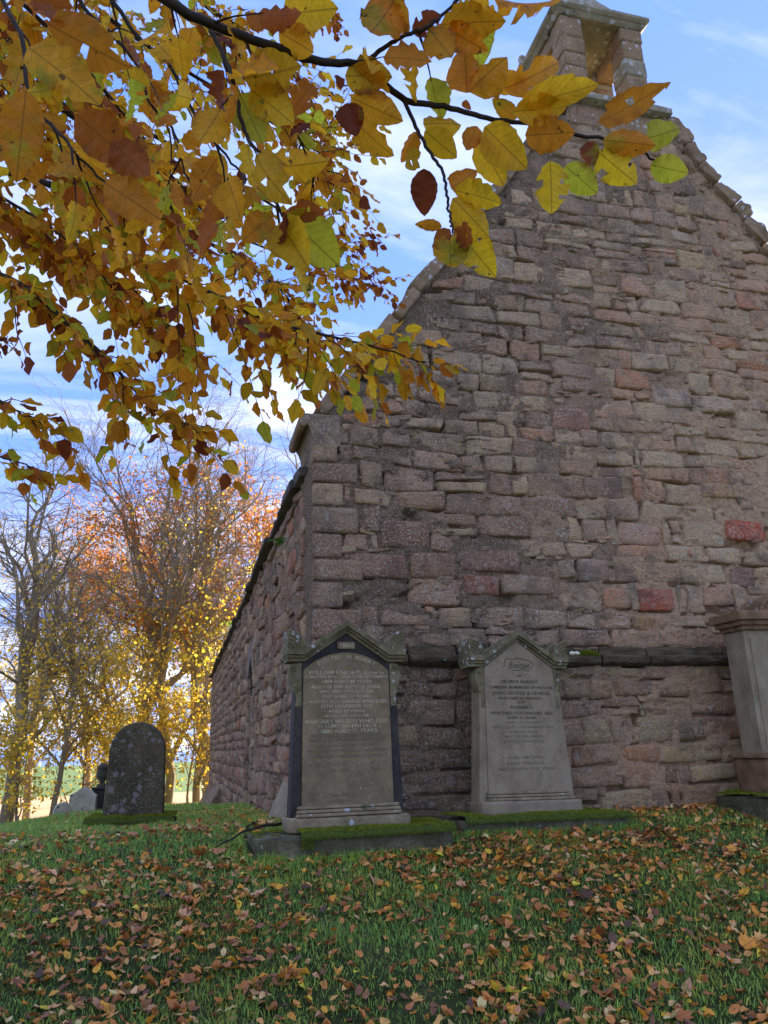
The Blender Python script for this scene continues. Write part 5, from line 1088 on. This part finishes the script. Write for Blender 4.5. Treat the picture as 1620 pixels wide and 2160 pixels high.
grow('lime_tree', 'more distant bare-topped tree between the left edge and the forked tree', at(175, 41), 16.0, 0.24, 17, 0.14, (0, 0), 0.95, 1.5, YEL, 0.02, 0.40, 0.12, LG, 0.4, 0.55)
grow('lime_tree', 'far tree filling the gap behind the straight single-trunked tree', at(310, 44), 17.0, 0.26, 18, 0.14, (0.02, 0), 0.95, 1.6, YEL, 0.02, 0.42, 0.12, LG, 0.4, 0.6)
grow('lime_tree', 'far tree seen through the twigs at the left edge of the picture', at(60, 46), 15.5, 0.26, 19, 0.14, (0, 0), 0.95, 1.6, YEL, 0.02, 0.42, 0.12, LG, 0.4, 0.6)

for (px, Y, hg, sd, lab) in ((40, 24, 4.6, 41, 'low yellow sapling by the thick trunk at the left edge'), (165, 27, 5.0, 42, 'low yellow sapling above the pale gabled gravestone'), (300, 25.5, 4.8, 43, 'low yellow sapling showing just right of the round-topped gravestone'), (215, 31, 5.6, 44, 'low yellow sapling behind the dark urn monument'), (395, 26, 5.0, 45, 'low yellow sapling beside the far corner of the church')):
    grow('yellow_sapling', lab, at(px, Y), hg, 0.05, sd, 0.06, (0.02, 0), 1.15, 2.0, YEL, -0.05, 0.8, 0.095, 'yellow saplings along the churchyard edge', 0.9, 1.0, 3)
# ------------------------------------------------------------------ ferns on the side wall
def fern(px, py, size, label, seed, nf=5):
    d = ray(px, py); X = -0.10; p = CAM+d*((X-CAM[0])/d[0]); r = np.random.default_rng(seed)
    t = thing('fern', label, 'fern', p)
    for k in range(nf):
        V, F, q0 = [], [], 0; az = r.uniform(-1.6, 1.6); ln = size*r.uniform(0.7, 1.15)
        hd = np.array([-math.cos(az), math.sin(az), 0]); n = 12; pos_ = np.zeros(3); dd = hd*0.8+np.array([0, 0, 0.7])
        side = np.array([-hd[1], hd[0], 0])
        for i_ in range(n):
            pos2 = pos_+dd/np.linalg.norm(dd)*ln/n; dd = dd+np.array([0, 0, -0.14]); w = ln*0.24*math.sin(math.pi*(0.12+0.86*i_/n))
            for s in (-1, 1):
                a = pos_; tip = pos_+side*s*w+hd*w*0.35; m1 = pos_+(pos2-pos_)*0.75
                V += [a, (a+tip)/2-hd*0.006, tip, (m1+tip)/2+hd*0.004, m1]; F.append(tuple(range(q0, q0+5))); q0 += 5
            pos_ = pos2
        link('frond', mesh('frond', V, F, M['fern'], True, np.array([0.11, 0.27, 0.035])*r.uniform(0.8, 1.3)), t)
fern(597, 1145, 0.19, 'bright green fern growing high on the side wall below the eaves', 1, 6)
fern(590, 1192, 0.09, 'small single fern sprig lower on the side wall', 2, 3)
fern(487, 1318, 0.32, 'fern at the eaves near the far end of the side wall', 3, 6)

# ------------------------------------------------------------------ grass and fallen leaves
rg = np.random.default_rng(77)
BLK = [(0.12-0.76, 0.12+0.78, -1.18, -0.45), (1.02, 2.58, -0.83, -0.15), (3.74, 5.4, -1.02, -0.25), (-1.98, -1.14, 1.28, 1.72), (-0.05, 9, -0.09, 30)]
def free(x, y):
    ok = np.ones(len(x), bool)
    for (a, b, c, d) in BLK: ok &= ~((x > a) & (x < b) & (y > c) & (y < d))
    return ok
def inview(x, y, m=1.6):
    z = ground(x, y); v = np.stack([x, y, z], 1)-CAM; w = v@Fv
    return (w > 1.5) & (abs(v@Rv)/np.maximum(w, .1)*FPX < 810*m+60) & (v@Uv/np.maximum(w, .1)*FPX > -1080*1.15)
def scatter(n, x0, x1, y0, y1, dens=None):
    x = rg.uniform(x0, x1, n); y = rg.uniform(y0, y1, n); k = inview(x, y) & free(x, y)
    return x[k], y[k]
ed = []
for (a, b, c, d) in BLK[:4]:
    m_ = 1500; u = rg.random(m_); s1 = rg.random(m_) < 0.72
    ed.append((np.where(s1, a+(b-a)*u, np.where(rg.random(m_) < .5, a-0.03, b+0.03)), np.where(s1, c-np.abs(rg.normal(0, 0.035, m_)), c+(d-c)*u)))
edge_pts = (np.concatenate([e_[0] for e_ in ed]), np.concatenate([e_[1] for e_ in ed]))
pts = [edge_pts, scatter(280000, -3.6, 6.5, -5.2, 0.3), scatter(90000, -6, 0.0, 0.3, 6), scatter(60000, -9, 0.0, 6, 16), scatter(22000, -12, 0, 16, 30)]
hs_ = [(0.03, 0.07, 0.0034), (0.022, 0.050, 0.0042), (0.04, 0.08, 0.005), (0.05, 0.10, 0.008), (0.08, 0.16, 0.013)]
V, F, Cc_, k0 = [], [], [], 0
for (x, y), (h0, h1, w0) in zip(pts, hs_):
    patch = fbm(x*1.3, y*1.3, 41, 4); keep = rg.random(len(x)) < np.clip(0.66+1.3*patch, 0.12, 1); x, y, patch = x[keep], y[keep], patch[keep]
    n = len(x); z = ground(x, y); tuft = fbm(x*6, y*6, 43, 2)
    hh = rg.uniform(h0, h1, n)*(1+0.9*np.clip(tuft, -0.4, 0.5))*(1+0.6*np.clip(patch, -.3, .4))
    az = rg.uniform(0, 2*np.pi, n)+2.0*tuft; ln = rg.uniform(0.25, 1.1, n)
    dx, dy = np.cos(az)*hh*ln, np.sin(az)*hh*ln; wx, wy = -np.sin(az+rg.normal(0, .8, n))*w0, np.cos(az+rg.normal(0, .8, n))*w0
    P0 = np.stack([x, y, z-0.005], 1); Wd = np.stack([wx, wy, 0*wx], 1)*0.5; M1 = P0+np.stack([dx*0.4, dy*0.4, hh*0.62], 1); T1 = P0+np.stack([dx, dy, hh*np.clip(1.05-0.35*ln, 0.3, 1)], 1)
    V.append(np.stack([P0-Wd, P0+Wd, M1+Wd*0.8, M1-Wd*0.8, T1], 1).reshape(-1, 3))
    i = np.arange(n)[:, None]*5+k0; F.append(np.vstack([i+np.array([[0, 1, 2]]), i+np.array([[0, 2, 3]]), i+np.array([[3, 2, 4]])])); k0 += 5*n
    g = np.array([0.235, 0.345, 0.055])*rg.uniform(0.55, 1.35, (n, 1))*np.where(rg.random((n, 1)) < 0.14, np.array([[1.9, 1.25, 1.1]]), 1.0)*np.where(rg.random((n, 1)) < 0.18, np.array([[0.75, 0.95, 1.35]]), 1.0)
    hv = fbm(x*0.8+9, y*0.8, 47, 4)[:, None]; g = g*1.45*(1+0.5*hv)*np.clip(1+np.array([[0.7, 0.2, -0.2]])*fbm(x*2.1, y*2.1, 48, 3)[:, None], 0.4, 1.8); Cc_.append(np.repeat(g, 5, 0))
o = link('grass', mesh('grass', np.vstack(V), np.vstack(F), M['grass'], False, np.vstack(Cc_)), kind='stuff'); tag(o, 'short green churchyard grass', 'grass'); del o['category']
# fallen leaves
LIT = [((0.44, 0.175, 0.045), 7, 'russet'), ((0.56, 0.275, 0.085), 5, 'tan'), ((0.32, 0.115, 0.036), 5, 'brown'), ((0.17, 0.075, 0.038), 2.4, 'dark brown'), ((0.62, 0.40, 0.18), 2.2, 'pale buff'), ((0.64, 0.255, 0.030), 4.5, 'orange'), ((0.085, 0.05, 0.032), 1.5, 'blackish'), ((0.52, 0.27, 0.15), 1.6, 'pinkish'), ((0.74, 0.46, 0.04), 0.8, 'yellow')]
lp = np.array([c_[0] for c_ in LIT]); lw = np.array([c_[1] for c_ in LIT], float); lw /= lw.sum()
def litter(n, x0, x1, y0, y1, thr=0.5):
    x, y = scatter(n, x0, x1, y0, y1); d = fbm(x*0.9, y*0.9, 61, 4); k = rg.random(len(x)) < np.clip(thr+1.5*d+1.0*fbm(x*4, y*4, 63, 3), 0.03, 1); return x[k], y[k]
parts_ = [litter(23000, -3.6, 6.5, -5.2, -1.0, 0.74), litter(2600, -3, 6.5, -1.0, 0.1, 0.7), litter(2000, -3, 0, 0.1, 6, 0.35)]
xx, yy = rg.normal(-0.45, 0.35, 900), rg.uniform(0.0, 4.5, 900); k = free(xx, yy) & (xx < -0.1); parts_.append((xx[k], yy[k]))      # drift along the foot of the side wall
xx, yy = rg.uniform(2.5, 5.5, 500), -np.abs(rg.normal(0.16, 0.16, 500))-0.08; k = free(xx, yy); parts_.append((xx[k], yy[k]))
x = np.concatenate([p_[0] for p_ in parts_]); y = np.concatenate([p_[1] for p_ in parts_]); n = len(x)
z = ground(x, y)+rg.uniform(0.004, 0.032, n)
maple = rg.random(n) < 0.03
az = rg.uniform(0, 2*np.pi, n); tilt = rg.normal(0, 0.2, n)
dirs = np.stack([np.cos(az), np.sin(az), tilt], 1); nr = np.stack([rg.normal(0, 0.28, n), rg.normal(-0.05, 0.28, n), np.ones(n)], 1)
ln = np.where(maple, rg.uniform(0.06, 0.11, n), rg.uniform(0.034, 0.066, n)); curl = rg.uniform(-0.6, 1.5, n); bend = rg.uniform(-0.6, 0.7, n)
lk = rg.choice(len(lp), n, p=lw); lc = np.clip(lp[lk]*rg.uniform(0.95, 1.75, (n, 1))*np.array([[1.06, 1.0, 0.85]]), 0, 0.85); curl = np.where(maple, curl*0.35, curl); bend = np.where(maple, bend*0.5, bend)
dist = np.linalg.norm(np.stack([x, y, z], 1)-CAM, axis=1); okv = inview(x, y, 1.0)
score = ln/dist*okv; single = np.zeros(n, bool); single[np.argsort(-score)[:300]] = True
base = np.stack([x, y, z], 1); wk = rg.uniform(0.8, 1.25, n)
Vs, Fs, Cs, Us, k0 = [], [], [], [], 0
for tm, msk in ((T_LIT, ~maple & ~single), (T_MAP, maple & ~single)):
    v, f, c, u = leaf_batch(tm, base[msk], dirs[msk], nr[msk], ln[msk], curl[msk], bend[msk], lc[msk], wk[msk]); Vs.append(v); Fs += fixquads(v, f+k0); Cs.append(c); Us.append(u); k0 += len(v)
o = link('leaf_litter', mesh('leaf_litter', np.vstack(Vs), Fs, M['litter'], True, np.vstack(Cs), np.vstack(Us)), kind='stuff'); o['label'] = 'brown and orange leaf litter strewn over the grass'
for i_ in np.nonzero(single)[0]:
    tm = T_MAP if maple[i_] else T_FAR; s_ = slice(i_, i_+1)
    v, f, c, u = leaf_batch(tm, np.zeros((1, 3)), dirs[s_], nr[s_], ln[s_], curl[s_], bend[s_], lc[s_], wk[s_])
    o = link('fallen_leaf', mesh('fallen_leaf', v, fixquads(v, f), M['litter'], True, c, u), None, base[i_])
    cn = LIT[lk[i_]][2]; kn = 'lobed' if maple[i_] else 'oval'
    tag(o, f'large {cn} {kn} fallen leaf lying on the nearest grass', 'leaf', f'{cn} {kn} leaves fallen on the near grass')
print('tris', sum(len(m.polygons)*2 for m in bpy.data.meshes)); print('litter', n, 'blades', k0)
